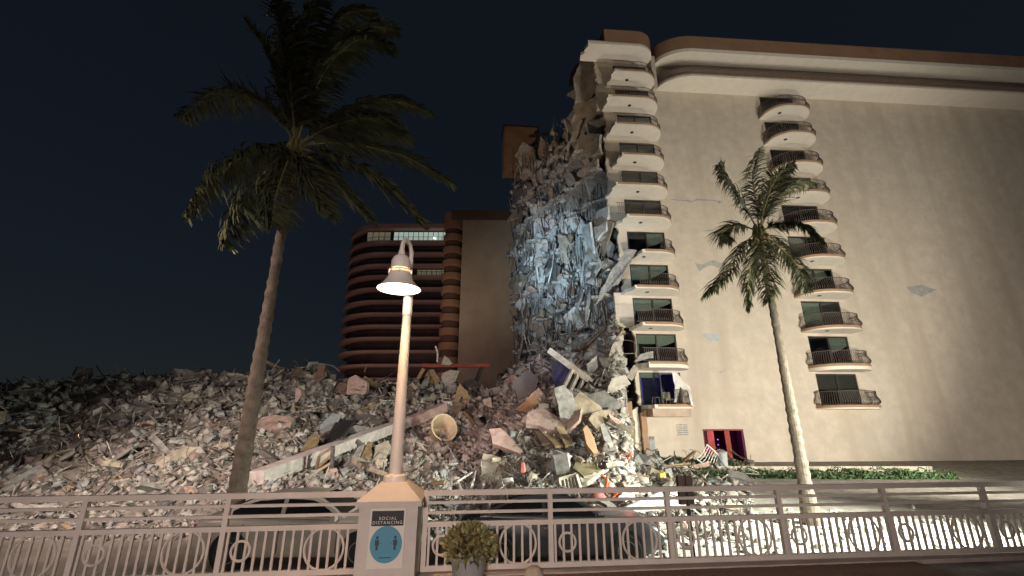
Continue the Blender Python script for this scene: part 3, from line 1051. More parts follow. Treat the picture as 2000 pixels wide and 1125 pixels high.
def ragged_plate(name, seed, m, th=.09):
    """slab torn out of a floor or wall: straight on one or two sides, broken on the others"""
    r = random.Random(seed)
    w, h = .5, r.uniform(.28, .5)
    c = [(-w, -h), (w, -h), (w, h), (-w, h)]
    c = [(x + r.uniform(-.09, .09), y + r.uniform(-.09, .09)) for x, y in c]
    k = r.randrange(4)
    a, b, d = Vector(c[k - 1]), Vector(c[k]), Vector(c[(k + 1) % 4])
    c[k:k + 1] = [tuple(b.lerp(a, r.uniform(.25, .6))), tuple(b.lerp(d, r.uniform(.3, .7)))]
    if r.random() < .5:
        j = (k + 3) % len(c)
        b = Vector(c[j])
        c[j:j + 1] = [tuple(b.lerp(Vector(c[j - 1]), r.uniform(.2, .4))), tuple(b.lerp(Vector(c[(j + 1) % len(c)]), r.uniform(.2, .5)))]
    keep = {r.randrange(len(c)), r.randrange(len(c))}
    pts = jag(c, .028, .12, r, skip=keep)
    mb = MB().prism([(p[0], p[1], -th / 2) for p in pts], (0, 0, th))
    me = bpy.data.meshes.new(name)
    me.from_pydata([tuple(v) for v in mb.v], [], mb.f)
    me.materials.append(m)
    return me
PL = [ragged_plate("torn_slab", i, M_PLATE) for i in range(16)]
SLB = [ragged_plate("slab_fragment", 40 + i, M_CHUNK, .16) for i in range(10)]
CHC = recolour([chunk_mesh("broken_concrete_chunk", i, M_CHUNK, .8) for i in range(8)], CONC)
SLC = recolour(SLB[:7], CONC)
def stick_mesh(name, m, w, bend, seed):
    r = random.Random(seed)
    mb = MB()
    if bend:
        pts = [(-.5, 0, 0), (-.2, r.uniform(-.08, .08), r.uniform(0, .1)), (.15, r.uniform(-.1, .1), r.uniform(.0, .12)), (.5, r.uniform(-.1, .1), r.uniform(-.1, .1))]
        mb.tube(pts, w, 5)
    else:
        V = [(-.5, -w, -w * .4), (.5 + r.uniform(-.04, .04), -w, -w * .4), (.5 + r.uniform(-.08, .02), w, -w * .4), (-.5 + r.uniform(-.05, .05), w, -w * .4)]
        mb.prism(V, (0, 0, w * .8))
    me = bpy.data.meshes.new(name)
    me.from_pydata([tuple(v) for v in mb.v], [], mb.f)
    me.materials.append(m)
    return me
PLK = [stick_mesh("timber_plank", M_WOOD, .05, False, i) for i in range(6)]
ROD = [stick_mesh("bent_rebar", M_REBAR, .008, True, i) for i in range(8)]
PIP = [stick_mesh("bent_pipe", M_PIPE, .018, True, 50 + i) for i in range(6)]
SHT = [ragged_plate("crumpled_sheet", 80 + i, M_GREYBLUE if i % 2 else M_CREAMB, .02) for i in range(6)]
PLK, SHT = recolour(PLK[:4], WOODC), recolour(SHT[:4], SHEETC)
ROD_ALL = {"rusty": ROD}
PIP_ALL = {"grey": PIP}
def where(px, py):
    """where on the heap, in words"""
    f = float(np.interp(px, [c[0] for c in CREST], [c[1] for c in CREST]))
    t = (py - f) / (965 - f) if py < 965 else 1.1
    row = "on the crest of" if t < .22 else "high on" if t < .5 else "halfway down" if t < .75 else "at the foot of"
    if px < 300:
        col = "the heap far left of the palm"
    elif px < 578:
        col = "the heap around the palm trunk"
    elif px < 700:
        col = "the left heap beside the long beam"
    elif px < 800:
        col = "the left heap behind the lamp post"
    elif px < 900:
        col = "the heap right of the lamp post"
    elif px < 1000:
        col = "the heap above the black car's rear"
    elif px < 1100:
        col = "the right slope near the ribbed frame"
    elif px < 1190:
        col = "the right slope above the louvred shutter"
    elif px < 1262:
        col = "the right slope by the torn corner"
    else:
        col = "the forecourt rubble before the hedge"
    return row + " " + col
def pix(p):
    d = p[1] * _c + (p[2] - CAM_Z) * _s
    return 1000 + p[0] * FPX / d, 562.5 - (-p[1] * _s + (p[2] - CAM_Z) * _c) * FPX / d
def strew(n, meshes, name, lo, hi, label, cat, group, flat=.5, lift=.2, pw=1.6, area=None, aspect=(1, 1)):
    P = sample(n, *(area or ()))
    s = sizes(P, lo, hi, pw)
    keys = list(meshes)
    for i, p in enumerate(P):
        k = s[i]
        w = keys[rr.randrange(len(keys))]
        L = meshes[w]
        big = "large " if s[i] * FPX / p[1] > lo + (hi - lo) * .5 else "small " if s[i] * FPX / p[1] < lo + (hi - lo) * .12 else ""
        place(name, L[rr.randrange(len(L))], (p[0], p[1], p[2] + k * lift), (k, k * rr.uniform(*aspect), k * (rr.uniform(.7, 1.1))),
              (rr.gauss(0, flat), rr.gauss(0, flat), rr.uniform(0, 6.28)), big + w + " " + label + " " + where(*pix(p)), cat, group)
strew(205, CHC, "broken_concrete_chunk", 11, 40, "concrete chunk", "concrete chunk", "concrete chunks in the rubble heap", .5, .12, 2.2, None, (.8, 1.1))
strew(170, SLC, "slab_fragment", 18, 66, "ragged slab", "slab", "slab fragments on the rubble heap", .5, .10, 1.9, None, (.55, 1.0))
strew(95, PLK, "timber_plank", 26, 80, "plank", "plank", "timber planks in the rubble heap", .35, .1, 1.4)
strew(110, ROD_ALL, "bent_rebar", 30, 90, "rebar", "rebar", "reinforcing bars in the rubble", .6, .2, 1.3)
strew(45, PIP_ALL, "bent_pipe", 28, 80, "bent pipe", "pipe", "bent pipes in the rubble", .4, .15, 1.4)
strew(50, SHT, "crumpled_sheet", 16, 46, "sheet", "sheet", "crumpled sheets in the rubble", .6, .2, 1.5)

# big broken floor slabs with reinforcement sticking out of their torn edges
BIG = recolour([ragged_plate("slab", 140 + i, M_CHUNK, .085) for i in range(8)], CONC)
def stub_mesh(seed):
    r = random.Random(seed)
    mb = MB()
    e = r.choice((-1, 1))
    for i in range(6):
        y = -.3 + .12 * i + r.uniform(-.03, .03)
        x = e * .38
        mb.tube([(x, y, 0), (x + e * r.uniform(.12, .2), y + r.uniform(-.02, .02), r.uniform(-.02, .03)), (x + e * r.uniform(.2, .34), y + r.uniform(-.07, .07), r.uniform(-.12, .1))], .0055, 4)
    me = bpy.data.meshes.new("rebar_stubs")
    me.from_pydata([tuple(v) for v in mb.v], [], mb.f)
    me.materials.append(M_REBAR)
    return me
STUB = [stub_mesh(i) for i in range(5)]
def big_slab(px, py, k, tilt, turn, colour, lift=.0):
    p = hit(px, py)[0]
    if np.isnan(p[1]) or p[1] > 41:
        return
    p = Vector(p)
    t = thing("broken_floor_slab", "big " + colour + " broken floor slab with torn edge leaning " + where(px, py), "floor slab", p + Vector((0, -.25, k * lift)), 0, "big floor slabs on the rubble heap")
    t.rotation_euler = (tilt[0], tilt[1], turn)
    t.scale = (k, k, k)
    for nm, me in (("slab", BIG[colour][rr.randrange(8)]), ("rebar_stubs", STUB[rr.randrange(5)])):
        o = bpy.data.objects.new(nm, me)
        COL.objects.link(o)
        o.parent = t
for i in range(34):
    if i < 22:
        px, py = rr.uniform(1030, 1225), rr.uniform(625, 860)
        tilt = (rr.uniform(.5, 1.15), rr.gauss(-.45, .3))
    elif i < 30:
        px, py = rr.uniform(590, 1000), rr.uniform(770, 900)
        tilt = (rr.uniform(.2, .8), rr.gauss(0, .35))
    else:
        px, py = rr.uniform(40, 560), rr.uniform(780, 900)
        tilt = (rr.uniform(.2, .8), rr.gauss(0, .35))
    big_slab(px, py, rr.uniform(.9, 1.9), tilt, rr.gauss(0, .5), rr.choice(("grey", "grey", "grey", "tan", "dark", "pinkish")), .05)
# tangles of bent bars and wires
V, F = [], []
P = sample(520)
for p in P:
    c = Vector(p)
    d = p[1] / FPX
    L = d * rr.uniform(14, 60)
    q = [c]
    t = Vector((rr.gauss(0, 1), rr.gauss(0, .6), rr.gauss(.25, .6))).normalized()
    for i in range(6):
        t = (t + Vector((rr.gauss(0, .45), rr.gauss(0, .45), rr.gauss(-.12, .4)))).normalized()
        q.append(q[-1] + t * L / 6)
    w_ = d * rr.uniform(.45, .8)
    mb = MB().tube(q, w_, 3, cap=False)
    k = len(V)
    V += mb.v
    F += [tuple(j + k for j in f) for f in mb.f]
tag(fast_mesh("tangled_wires", V, F, M_STICK), kind="stuff")

# ---- debris hanging out of the torn side of the building
def rot_face(yaw_j, tilt, roll):
    """plate facing out of the tear, tilted"""
    z = (-fm).normalized()
    M = Matrix.Rotation(math.atan2(z.y, z.x), 4, 'Z') @ Matrix.Rotation(PI / 2, 4, 'Y')
    return (M @ Matrix.Rotation(roll, 4, 'Z') @ Matrix.Rotation(tilt, 4, 'X') @ Matrix.Rotation(yaw_j, 4, 'Y')).to_euler()
def top_of(s):
    return float(np.interp(s, [0, .28, .36, .45, .55, .7, .8, 1], [38, 38, 36.0, 34.4, 33.8, 35, 36, 37]))
STOREY = ["second", "third", "fourth", "fifth", "sixth", "seventh", "eighth", "ninth", "tenth", "eleventh", "twelfth", "top"]
PLC = recolour(PL[:12], shades("torn_slab", (("pale", (.44, .43, .40)), ("grey", (.28, .28, .27)), ("dark", (.10, .095, .09)), ("whitish", (.52, .51, .48)), ("brownish", (.26, .21, .16)))))
def hang_where(s_, z):
    k = sum(z >= LEV[j] for j in range(3, 14))
    side = "next to the balconies" if s_ < .22 else "right of the searchlight centre" if s_ < .42 else "in the middle" if s_ < .62 else "left of the middle" if s_ < .82 else "along the far left edge"
    return STOREY[k] + " storey of the torn side " + side
for i in range(270):
    s_ = rf.uniform(.06, 1.0)
    z = rf.uniform(7.5, top_of(s_))
    if s_ < .34 and z > 23 and i % 6:
        s_ = rf.uniform(.36, 1)
        z = rf.uniform(7.5, top_of(s_))
    out = rf.uniform(-1.0, 1.0)
    k = .7 + 2.7 * rf.random() ** 2
    p = face(s_, z, out)
    el = rf.uniform(.65, 1.2) if i % 8 else rf.uniform(.22, .4)
    wl_ = list(PLC)[rf.choice((0, 1, 1, 2, 3, 4, 4))]
    place("torn_slab", PLC[wl_][rf.randrange(12)], p, (k * (1.0 if i % 8 else 1.8), k * el, k * .8), rot_face(rf.gauss(0, .3), rf.gauss(0, .3), rf.uniform(-1.3, 1.3) if i % 8 else rf.gauss(0, .2)), ("large " if k > 1.6 else "") + wl_ + (" strip" if not i % 8 else " slab") + " hanging at the " + hang_where(s_, z), "slab", "torn slabs hanging from the open side")
for i in range(80):
    s_ = rf.uniform(.3, 1.0)
    kk = rf.randint(3, 10)
    cw = rf.choice(list(CONC))
    q_ = rf.uniform(.5, 1.4)
    place("broken_concrete_chunk", CHC[cw][rf.randrange(8)], face(s_, LEV[kk] + q_ * .2, rf.uniform(.2, 1.2)), (q_, q_ * rf.uniform(.6, 1), q_ * rf.uniform(.6, 1)), (rf.gauss(0, .4), rf.gauss(0, .4), rf.uniform(0, 6)), cw + " chunk on the " + hang_where(s_, LEV[kk] + .1), "concrete chunk", "concrete chunks caught on the open side")
for i in range(70):
    s_ = rf.uniform(.1, 1.0)
    z = rf.uniform(9, top_of(s_) - 1)
    if s_ < .34 and z > 23:
        s_ = rf.uniform(.36, 1)
        z = rf.uniform(9, 32)
    L = rf.uniform(1.5, 5)
    place("hanging_rod", ROD[rf.randrange(8)] if i % 3 else PIP[rf.randrange(6)], face(s_, z, rf.uniform(.2, 1.5)), (L, L, L), (0, PI / 2 + rf.gauss(0, .22), rf.uniform(0, 6)), ("rusty rod" if i % 3 else "grey pipe") + " dangling at the " + hang_where(s_, z), "rod", "rods dangling from the open side")
n = 2300
s_ = rng.uniform(.03, 1.01, n)
tops = np.interp(s_, [0, .28, .36, .45, .55, .7, .8, 1], [38, 38, 36.2, 34.6, 34, 35, 36, 37.2])
z = 7 + rng.random(n) * (tops - 7)
# more of it piled on each floor edge
lv = np.array([LEV[k] for k in range(3, 14)])
near = lv[np.abs(lv[None] - z[:, None]).argmin(1)] + rng.random(n) * .7 - .35
z = np.where(rng.random(n) < .45, near, z)
o_ = rng.uniform(-1.6, .9, n)
o_ = np.where((s_ < .34) & (z > 23), -2.2, o_)
P = np.stack([FAa.x + ft.x * s_ * FL - fm.x * o_, FAa.y + ft.y * s_ * FL - fm.y * o_, z], -1)
k = .1 + .8 * rng.random(n) ** 3
tag(scatter("hanging_crumbs", P, k[:, None] * rng.uniform(.25, 1.3, (n, 3)), M_RUBBLE), kind="stuff")
n = 750
s_ = rng.uniform(.03, 1.01, n)
z = 8 + rng.random(n) * (np.interp(s_, [0, .28, .36, .45, .55, .7, .8, 1], [38, 38, 36.2, 34.6, 34, 35, 36, 37.2]) - 8)
o_ = rng.uniform(-.4, 1.4, n)
z = np.where((s_ < .34) & (z > 23), z - 13, z)
P = np.stack([FAa.x + ft.x * s_ * FL - fm.x * o_, FAa.y + ft.y * s_ * FL - fm.y * o_, z], -1)
th_ = rng.normal(0, .28, n)
ph = rng.uniform(0, 6.28, n)
Rm = np.zeros((n, 3, 3))
Rm[:, :, 2] = np.stack([np.sin(th_) * np.cos(ph), np.sin(th_) * np.sin(ph), np.cos(th_)], -1)
Rm[:, :, 0] = np.stack([np.cos(th_) * np.cos(ph), np.cos(th_) * np.sin(ph), -np.sin(th_)], -1)
Rm[:, :, 1] = np.cross(Rm[:, :, 2], Rm[:, :, 0])
S = np.stack([rng.uniform(.025, .07, n), rng.uniform(.025, .07, n), .6 + 3.4 * rng.random(n) ** 2], -1)
tag(scatter("hanging_wires", P, S, mat("hanging_wire", (.08, .07, .065), .7, .2, 5, 0, island=[(.05, .045, .04), (.12, .11, .10), (.18, .17, .16), (.03, .03, .03)]), .08, Rm), kind="stuff")

# pieces of the tear that stand out
def Yf(px, py):
    """distance at which a sight line meets the torn side"""
    r = ray(px, py)
    c = Vector((r.x, r.y, 0))
    t = FAa.dot(fm) / c.dot(fm)
    return r.y * t
def tf(name, pts, th, m, lab, cat, ragged=.12, out=.5, lean=0.0, seed=1, group=None):
    yb = max(p[1] for p in pts)
    return trace(name, [(p[0], p[1], Yf(*p) - out + lean * (yb - p[1])) for p in pts], th, m, None, lab, cat, group, ragged, .5, seed)
M_BLUEW = mat("pale_plaster", (.56, .55, .52), .9, .14, 1.2, .25, stain=((.38, .37, .36), 1.0))
tf("wall_strip", [(1041, 380), (1056, 384), (1058, 505), (1044, 512)], .25, M_BLUEW, "tall narrow pale wall strip standing in the lit part of the open side", "wall strip", .1, .8, seed=2)
tf("torn_wall_slab", [(1052, 425), (1082, 428), (1078, 470), (1056, 500), (1050, 470)], .2, M_BLUEW, "broad pale panel at the bright centre of the searchlight beam", "panel", .15, 1.0, seed=3)
tf("torn_wall_slab", [(1098, 428), (1128, 420), (1152, 446), (1142, 458), (1126, 458)], .2, M_BLUEW, "pale arrow-shaped panel hanging right of the searchlight's centre", "panel", .12, 1.3, seed=4)
tf("ochre_board", [(1094, 460), (1117, 458), (1119, 473), (1108, 476), (1098, 474)], .1, M_OCHRE, "small ochre board hanging in the searchlit open side", "board", .06, 1.6, seed=5)
tf("torn_wall_slab", [(1022, 512), (1062, 506), (1058, 548), (1034, 548)], .2, M_BLUEW, "triangular grey panel low on the left edge of the open side", "panel", .12, .8, seed=6)
tf("torn_wall_slab", [(1134, 505), (1165, 478), (1172, 520), (1150, 560), (1142, 540)], .2, M_GREYC, "long grey panel leaning right of the searchlit area", "panel", .15, 1.2, seed=7)
tf("curled_slab", [(1155, 440), (1168, 410), (1188, 402), (1183, 450), (1160, 476)], .25, M_BLUEW, "pale curled slab hanging beside the sixth balcony", "slab", .14, 1.0, seed=8)
tf("torn_wall_slab", [(1032, 320), (1056, 318), (1060, 350), (1046, 362), (1034, 340)], .5, M_PALECONC, "cream boulder-like lump of plaster below the roof block", "plaster lump", .15, 1.0, seed=9)
tf("torn_curtain_wall", [(1014, 305), (1034, 285), (1050, 290), (1040, 330), (1030, 352), (1016, 350)], .3, M_TORNW, "torn tan wall remnant hanging under the roof block", "wall remnant", .18, .3, seed=10)
tf("torn_wall_slab", [(1134, 262), (1172, 262), (1174, 300), (1150, 306), (1122, 298)], .3, M_PALECONC, "broad pale pinkish wall piece near the ninth balcony", "wall piece", .2, 1.0, seed=12)
tf("torn_wall_slab", [(1126, 340), (1150, 318), (1166, 310), (1164, 335), (1140, 350)], .25, M_PALECONC, "slanted pinkish slab below the broad wall piece", "slab", .15, 1.2, seed=13)
tf("brown_door", [(1101, 551), (1120, 548), (1121, 577), (1102, 579)], .08, mat("brown_door", (.20, .11, .07), .6, .15, 3, .05), "brown door still standing on a lower open floor", "door", 0, .7)
tf("door_casing", [(1097, 548), (1101, 548), (1101, 580), (1097, 581)], .12, M_WHITEP, "white door casing beside the brown door on the open floor", "door casing", .0, .9)
tf("wall_slab", [(1100, 600), (1112, 598), (1118, 620), (1103, 635)], .2, M_GREYC, "grey upright slab below the brown door", "slab", .1, .6, seed=15)
tf("leaning_wall", [(1046, 640), (1060, 646), (1056, 680), (1046, 690)], .3, M_GREYC, "leaning grey wall stub at the lower left of the open side", "wall stub", .1, .5, seed=16)
q = MB()
q.bar(at(1035, 266, 50), at(1085, 258, 43), .28, .35)
tag(q.build("projecting_beam", M_DARKMET, None), "dark beam projecting from the tear across the roof block", "beam")
# floor slab fallen against the balconies
o = trace("fallen_floor_slab", [(1226, 486, 32.6), (1243, 488, 32.6), (1232, 512, 32.9), (1216, 534, 33.2), (1206, 556, 33.6), (1180, 572, 34.2), (1162, 596, 34.6), (1176, 560, 34.2), (1196, 524, 33.4)], .35, M_GREYC, None,
          "big grey floor slab fallen diagonally across the sixth balcony", "floor slab", None, .12, .4, 3)
trace("rail_remnant", [(1250, 692, 33.4), (1276, 686, 33.5), (1276, 699, 33.5), (1240, 706, 33.3)], .3, M_GREYC, None, "grey concrete block resting on the third-floor balcony", "concrete block", None, .05, .3, 5)
# thing hung over the lowest balcony, and furniture on it
o = trace("torn_curtain", [(1312, 727, 34.1), (1322, 728, 34.1), (1334, 745, 34.0), (1348, 756, 33.9), (1355, 795, 33.8), (1350, 790, 33.8), (1343, 762, 34.0), (1328, 756, 34.1), (1322, 786, 34.1), (1317, 786, 34.1), (1318, 752, 34.2)], .04, M_WHITEP, None,
          "white torn curtain draped over the lowest balcony railing", "curtain", None, .03, .3, 6)
M_CHAIRM = mat("green_chair_fabric", (.22, .21, .13), .9)
ch = thing("balcony_chair", "low chair with olive cushion on the lowest balcony", "chair", FO + FA * .2 - FN * -1.2 + Vector((0, 0, LEV[2])), YAW)
MB().box((0, 0, .42), (.6, .55, .12)).build("seat", M_CHAIRM, ch)
MB().box((0, .28, .72), (.6, .1, .55)).build("backrest", M_CHAIRM, ch)
for sx in (-.26, .26):
    for sy in (-.24, .24):
        MB().box((sx, sy, .18), (.05, .05, .36)).build("leg", M_DARKMET, ch)
ch = thing("balcony_table", "small dark table on the lowest balcony", "table", FO + FA * -.8 - FN * -1.2 + Vector((0, 0, LEV[2])), YAW)
MB().lathe([(0, .55), (.4, .55), (.4, .6), (0, .6)], 14).build("table_top", M_DARKMET, ch)
for a in (0, 2.1, 4.2):
    MB().bar((.28 * math.cos(a), .28 * math.sin(a), .55), (.34 * math.cos(a), .34 * math.sin(a), .0), .04, .04).build("leg", M_DARKMET, ch)

# ---- pieces of the heap that stand out
def tr(name, pts, th, m, lab, cat, ragged=.06, lean=.02, fwd=.35, seed=1, step=.35, group=None, Y=None):
    """plate standing or leaning on the heap; its foot is where its lowest point meets the heap"""
    b = max(pts, key=lambda p: p[1])
    Yb = (Y if Y else on(b[0], b[1]).y) - fwd
    return trace(name, [(p[0], p[1], Yb + lean * (b[1] - p[1])) for p in pts], th, m, None, lab, cat, group, ragged, step, seed)
def beam(name, a, b, w, h, m, lab, cat, fa=.3, fb=.3, Ya=None, Yb=None):
    pa = at(a[0], a[1], (Ya or on(*a).y) - fa)
    pb = at(b[0], b[1], (Yb or on(*b).y) - fb)
    c = (pa + pb) / 2
    q = MB()
    N_ = 7
    r = random.Random(int(a[0] * 7 + b[1]))
    d = (pb - pa)
    t = d.normalized()
    side = t.cross(Vector((0, 0, 1))).normalized()
    u = side.cross(t)
    V = []
    for i in range(N_ + 1):
        o = pa + d * (i / N_)
        jt = lambda: r.uniform(-.06, .06) * min(w, h)
        e = r.uniform(-.3, .3) * w if i in (0, N_) else 0
        for sx, sz in ((-1, -1), (1, -1), (1, 1), (-1, 1)):
            V.append(o + t * e * (1 if sx > 0 else -1) + side * (sx * w / 2 + jt()) + u * (sz * h / 2 + jt()))
    F = [(0, 1, 2, 3), tuple(N_ * 4 + k for k in (3, 2, 1, 0))]
    for i in range(N_):
        for k in range(4):
            F.append((i * 4 + k, i * 4 + (k + 1) % 4, i * 4 + 4 + (k + 1) % 4, i * 4 + 4 + k))
    q.add(V, F)
    return tag(q.build(name, m, None, loc=c), lab, cat)

beam("fallen_beam", (500, 934), (800, 822), .6, .44, mat("beam_concrete", (.50, .45, .41), .95, .22, 3.5, .5), "long pale concrete beam fallen diagonally across the heap behind the street lamp", "concrete beam", .9, 1.5)
beam("fallen_beam", (800, 824), (866, 796), .5, .5, M_PINKCONC, "short pinkish beam end right of the lamp post", "concrete beam", 1.6, 1.5)
# bundle of studs
g = thing("stud_bundle", "bundle of dark parallel metal studs leaning above the fallen beam", "metal studs", on(645, 870))
for i in range(6):
    a = at(632 + i * 7, 873 - i * 3, on(632, 873).y - 1.3)
    b = at(661 + i * 6, 820 + i * .8, on(661, 830).y - 1.5)
    q = MB().bar(a, b, .11, .16).build("stud", M_DARKSTUD, g)
    for v in q.data.vertices:
        v.co -= g.location
tr("plywood_panel", [(580, 896), (604, 852), (626, 849), (614, 882)], .06, M_OCHRE, "ochre plywood panel leaning at the left above the fallen beam", "plywood panel", .03, .03, .5, 2)
tr("grey_sheet", [(618, 838), (650, 806), (666, 812), (650, 838), (640, 842)], .05, M_GREYBLUE, "crumpled pale grey sheet above the plywood panel", "sheet", .05, .03, .5, 3)
fr = thing("rusty_window", "rusty broken window frame standing in front of the fallen beam", "frame", on(630, 922))
YF = on(640, 922).y - 1.2
for a, b in (((617, 920), (624, 890)), ((624, 890), (648, 874)), ((618, 921), (646, 905)), ((624, 910), (646, 890))):
    q = MB().bar(at(*a, YF), at(*b, YF), .09, .09).build("bar", M_WOOD, fr)
    for v in q.data.vertices:
        v.co -= fr.location
beam("steel_post", (648, 930), (650, 872), .11, .11, M_DARKSTUD, "dark steel post upright beside the rusty frame", "post", 1.2, 1.2, on(648, 925).y, on(648, 925).y)
tr("tan_slab", [(700, 905), (718, 862), (728, 864), (722, 906)], .2, M_OCHRE, "narrow tan slab upright below the fallen beam", "slab", .05, .03, .5, 5)
tr("tan_slab", [(727, 900), (734, 870), (758, 860), (764, 872), (752, 900)], .2, M_CREAMB, "squarish tan slab left of the lamp post foot", "slab", .06, .03, .5, 6)
tr("grey_slab", [(672, 908), (700, 872), (712, 866), (700, 908)], .2, M_GREYC, "dark grey slab leaning under the fallen beam", "slab", .06, .03, .45, 7)
tr("boulder_of_plaster", [(731, 906), (738, 896), (750, 898), (751, 912), (735, 915)], .5, M_CREAMB, "round pale plaster lump near the pillar cap", "plaster lump", .05, .0, .4, 8)
# crest of the left heap
tr("broken_wall_piece", [(676, 770), (682, 738), (694, 732), (716, 745), (714, 768), (700, 776)], .6, M_PINKCONC, "pinkish broken wall block on the crest of the left heap", "wall block", .08, .0, .4, 9)
tr("tan_slab", [(704, 748), (712, 734), (736, 748), (738, 764)], .3, M_OCHRE, "tan slab tipped on the crest of the left heap", "slab", .06, .0, .3, 10)
tr("broken_wall_piece", [(577, 790), (577, 757), (586, 760), (590, 776), (584, 788)], .5, M_PINKCONC, "pink rounded wall lump at the left edge of the heap", "wall lump", .08, .0, .4, 11)
tr("torn_formwork", [(612, 742), (622, 712), (636, 712), (634, 738), (620, 748)], .2, M_WOOD, "torn timber formwork on the highest point of the left heap", "timber", .12, .0, .3, 12)
for i, (a, b) in enumerate((((605, 730), (625, 714)), ((632, 712), (646, 740)), ((600, 722), (602, 740)), ((712, 726), (716, 712)), ((648, 788), (694, 762)), ((645, 796), (692, 768)), ((730, 800), (745, 830)), ((580, 870), (602, 820)))):
    beam("broken_lath", a, b, .07, .07, M_WOOD, ["thin lath sloping to the peak of the left heap", "thin lath hanging right of the peak of the left heap", "short thin upright lath left of the peak", "tiny upright stick on the crest near the tan slab",
         "long straw-coloured lath in the middle of the left heap", "second straw-coloured lath just under the first", "dark slanted batten near the lamp post", "dark upright batten at the far left of the heap"][i], "lath", .5, .6)
g = thing("hollow_block_wall", "row of hollow clay blocks lying at the middle of the left heap", "block wall", on(712, 816))
for i in range(6):
    p = at(703 + i * 4.4, 808 + i * 3.2, on(712, 816).y - .35)
    q = MB().box(p - g.location, (.16, .2, .26), Matrix.Rotation(.5, 3, 'Y')).build("block", M_OCHRE, g)

# red beam group in the dark gap
beam("red_steel_beam", (824, 714), (957, 714), .22, .30, M_RED, "long red steel beam lying level across the top of the dark gap", "steel beam", 0, 0, 38, 39.5)
beam("leaning_prop", (925, 757), (942, 716), .28, .28, M_DARKSTUD, "dark prop leaning up to the right end of the red beam", "prop", .2, 0, 39, 39.4)
beam("leaning_prop", (806, 758), (828, 720), .20, .28, M_WOOD, "slanting tan prop under the left end of the red beam", "prop", .2, 0, 38.2, 38)
tr("white_block", [(862, 748), (863, 730), (880, 722), (898, 724), (890, 745), (874, 752)], .7, M_PALECONC, "pale block propped under the middle of the red beam", "concrete block", .03, .0, .6, 13, Y=38.8)
tr("grey_block", [(848, 772), (850, 752), (890, 748), (892, 766), (870, 774)], .8, M_GREYC, "grey block lying below the pale block under the red beam", "concrete block", .05, .0, .6, 14, Y=38.4)
tr("tan_board", [(818, 748), (838, 722), (846, 738), (846, 768), (838, 766)], .12, M_OCHRE, "triangular tan board under the left part of the red beam", "board", .04, .0, .3, 15, Y=38.4)
tr("ochre_board", [(838, 722), (847, 721), (861, 744), (850, 752)], .1, M_OCHRE, "bright ochre board leaning beside the pale block", "board", .03, .0, .5, 16, Y=38.2)
beam("bent_post", (854, 708), (855, 690), .14, .14, M_PIPE, "short bent grey post sticking up above the red beam", "post", 0, 0, 38.4, 38.4)
beam("bent_post", (855, 690), (851, 676), .14, .14, M_PIPE, "bent tip of the grey post above the red beam", "post", 0, 0, 38.4, 38.4)
tr("white_rag", [(862, 712), (868, 694), (878, 702), (884, 710), (876, 714)], .12, M_PALECONC, "pale lump of debris on top of the red beam", "debris", .06, 0, .2, 17, Y=38.2)
# orange twisted frame
tr("twisted_orange_sheet", [(889, 776), (898, 748), (912, 764), (920, 778), (908, 792), (902, 772), (893, 790)], .08, M_OCHRE, "torn orange sheet standing upright in the middle of the heap", "sheet", .05, .0, .4, 18)
beam("concrete_beam", (937, 774), (992, 758), .55, .5, M_GREYC, "short grey concrete beam lying level at the top middle of the heap", "concrete beam", .3, .3)
tr("cream_slab", [(942, 782), (958, 776), (962, 796), (950, 800)], .2, M_CREAMB, "small cream slab standing under the short concrete beam", "slab", .03, .0, .4, 19)
beam("broken_timber", (966, 800), (1008, 835), .16, .25, M_PINKCONC, "pinkish broken timber sloping down in the middle of the heap", "timber", .4, .4)
beam("broken_timber", (968, 812), (966, 784), .12, .14, M_WOOD, "upright splintered timber in the middle of the heap", "timber", .4, .4)
# clay tub
tp = on(862, 856)
q = MB()
q.lathe([(.40, -.55), (.62, .45), (.68, .5), (.60, .5), (.55, .42), (.34, -.5), (0, -.5)], 22)
o = q.build("clay_tub", mat("cream_tub", (.40, .33, .22), .8, .15, 3, .1), None, True)
o.location = tp + Vector((0, -.4, .35))
o.rotation_euler = (R(66), R(24), R(22))
tag(o, "cream open tub lying on its side in front of the heap", "tub")
tr("pink_slab", [(955, 838), (978, 836), (1022, 882), (1016, 886), (990, 876), (962, 866)], .18, M_PINKCONC, "smooth pink slab sloping right across the middle of the heap", "slab", .04, .02, .4, 20)
tr("pale_slab", [(905, 846), (935, 838), (962, 840), (968, 852), (930, 856)], .2, M_PALECONC, "pale slab lying flat left of the pink slab", "slab", .05, .03, .3, 21)
tr("crumpled_mattress", [(938, 930), (944, 886), (962, 888), (986, 896), (984, 922), (972, 936)], .3, M_CREAMB, "pale creased panel like a mattress low in the heap", "panel", .05, .03, .4, 22)
for i in range(4):
    pass
beam("white_lath", (930, 920), (923, 948), .05, .05, M_WHITEP, "thin white lath standing in the low rubble behind the railing", "lath", .5, .5)
beam("white_lath", (893, 940), (924, 922), .05, .05, M_WHITEP, "white curved strip lying just above the railing", "strip", .6, .5)
beam("straw_lath", (808, 925), (834, 906), .06, .06, M_CREAMB, "straw-coloured lath just right of the lamp's base", "lath", .5, .5)

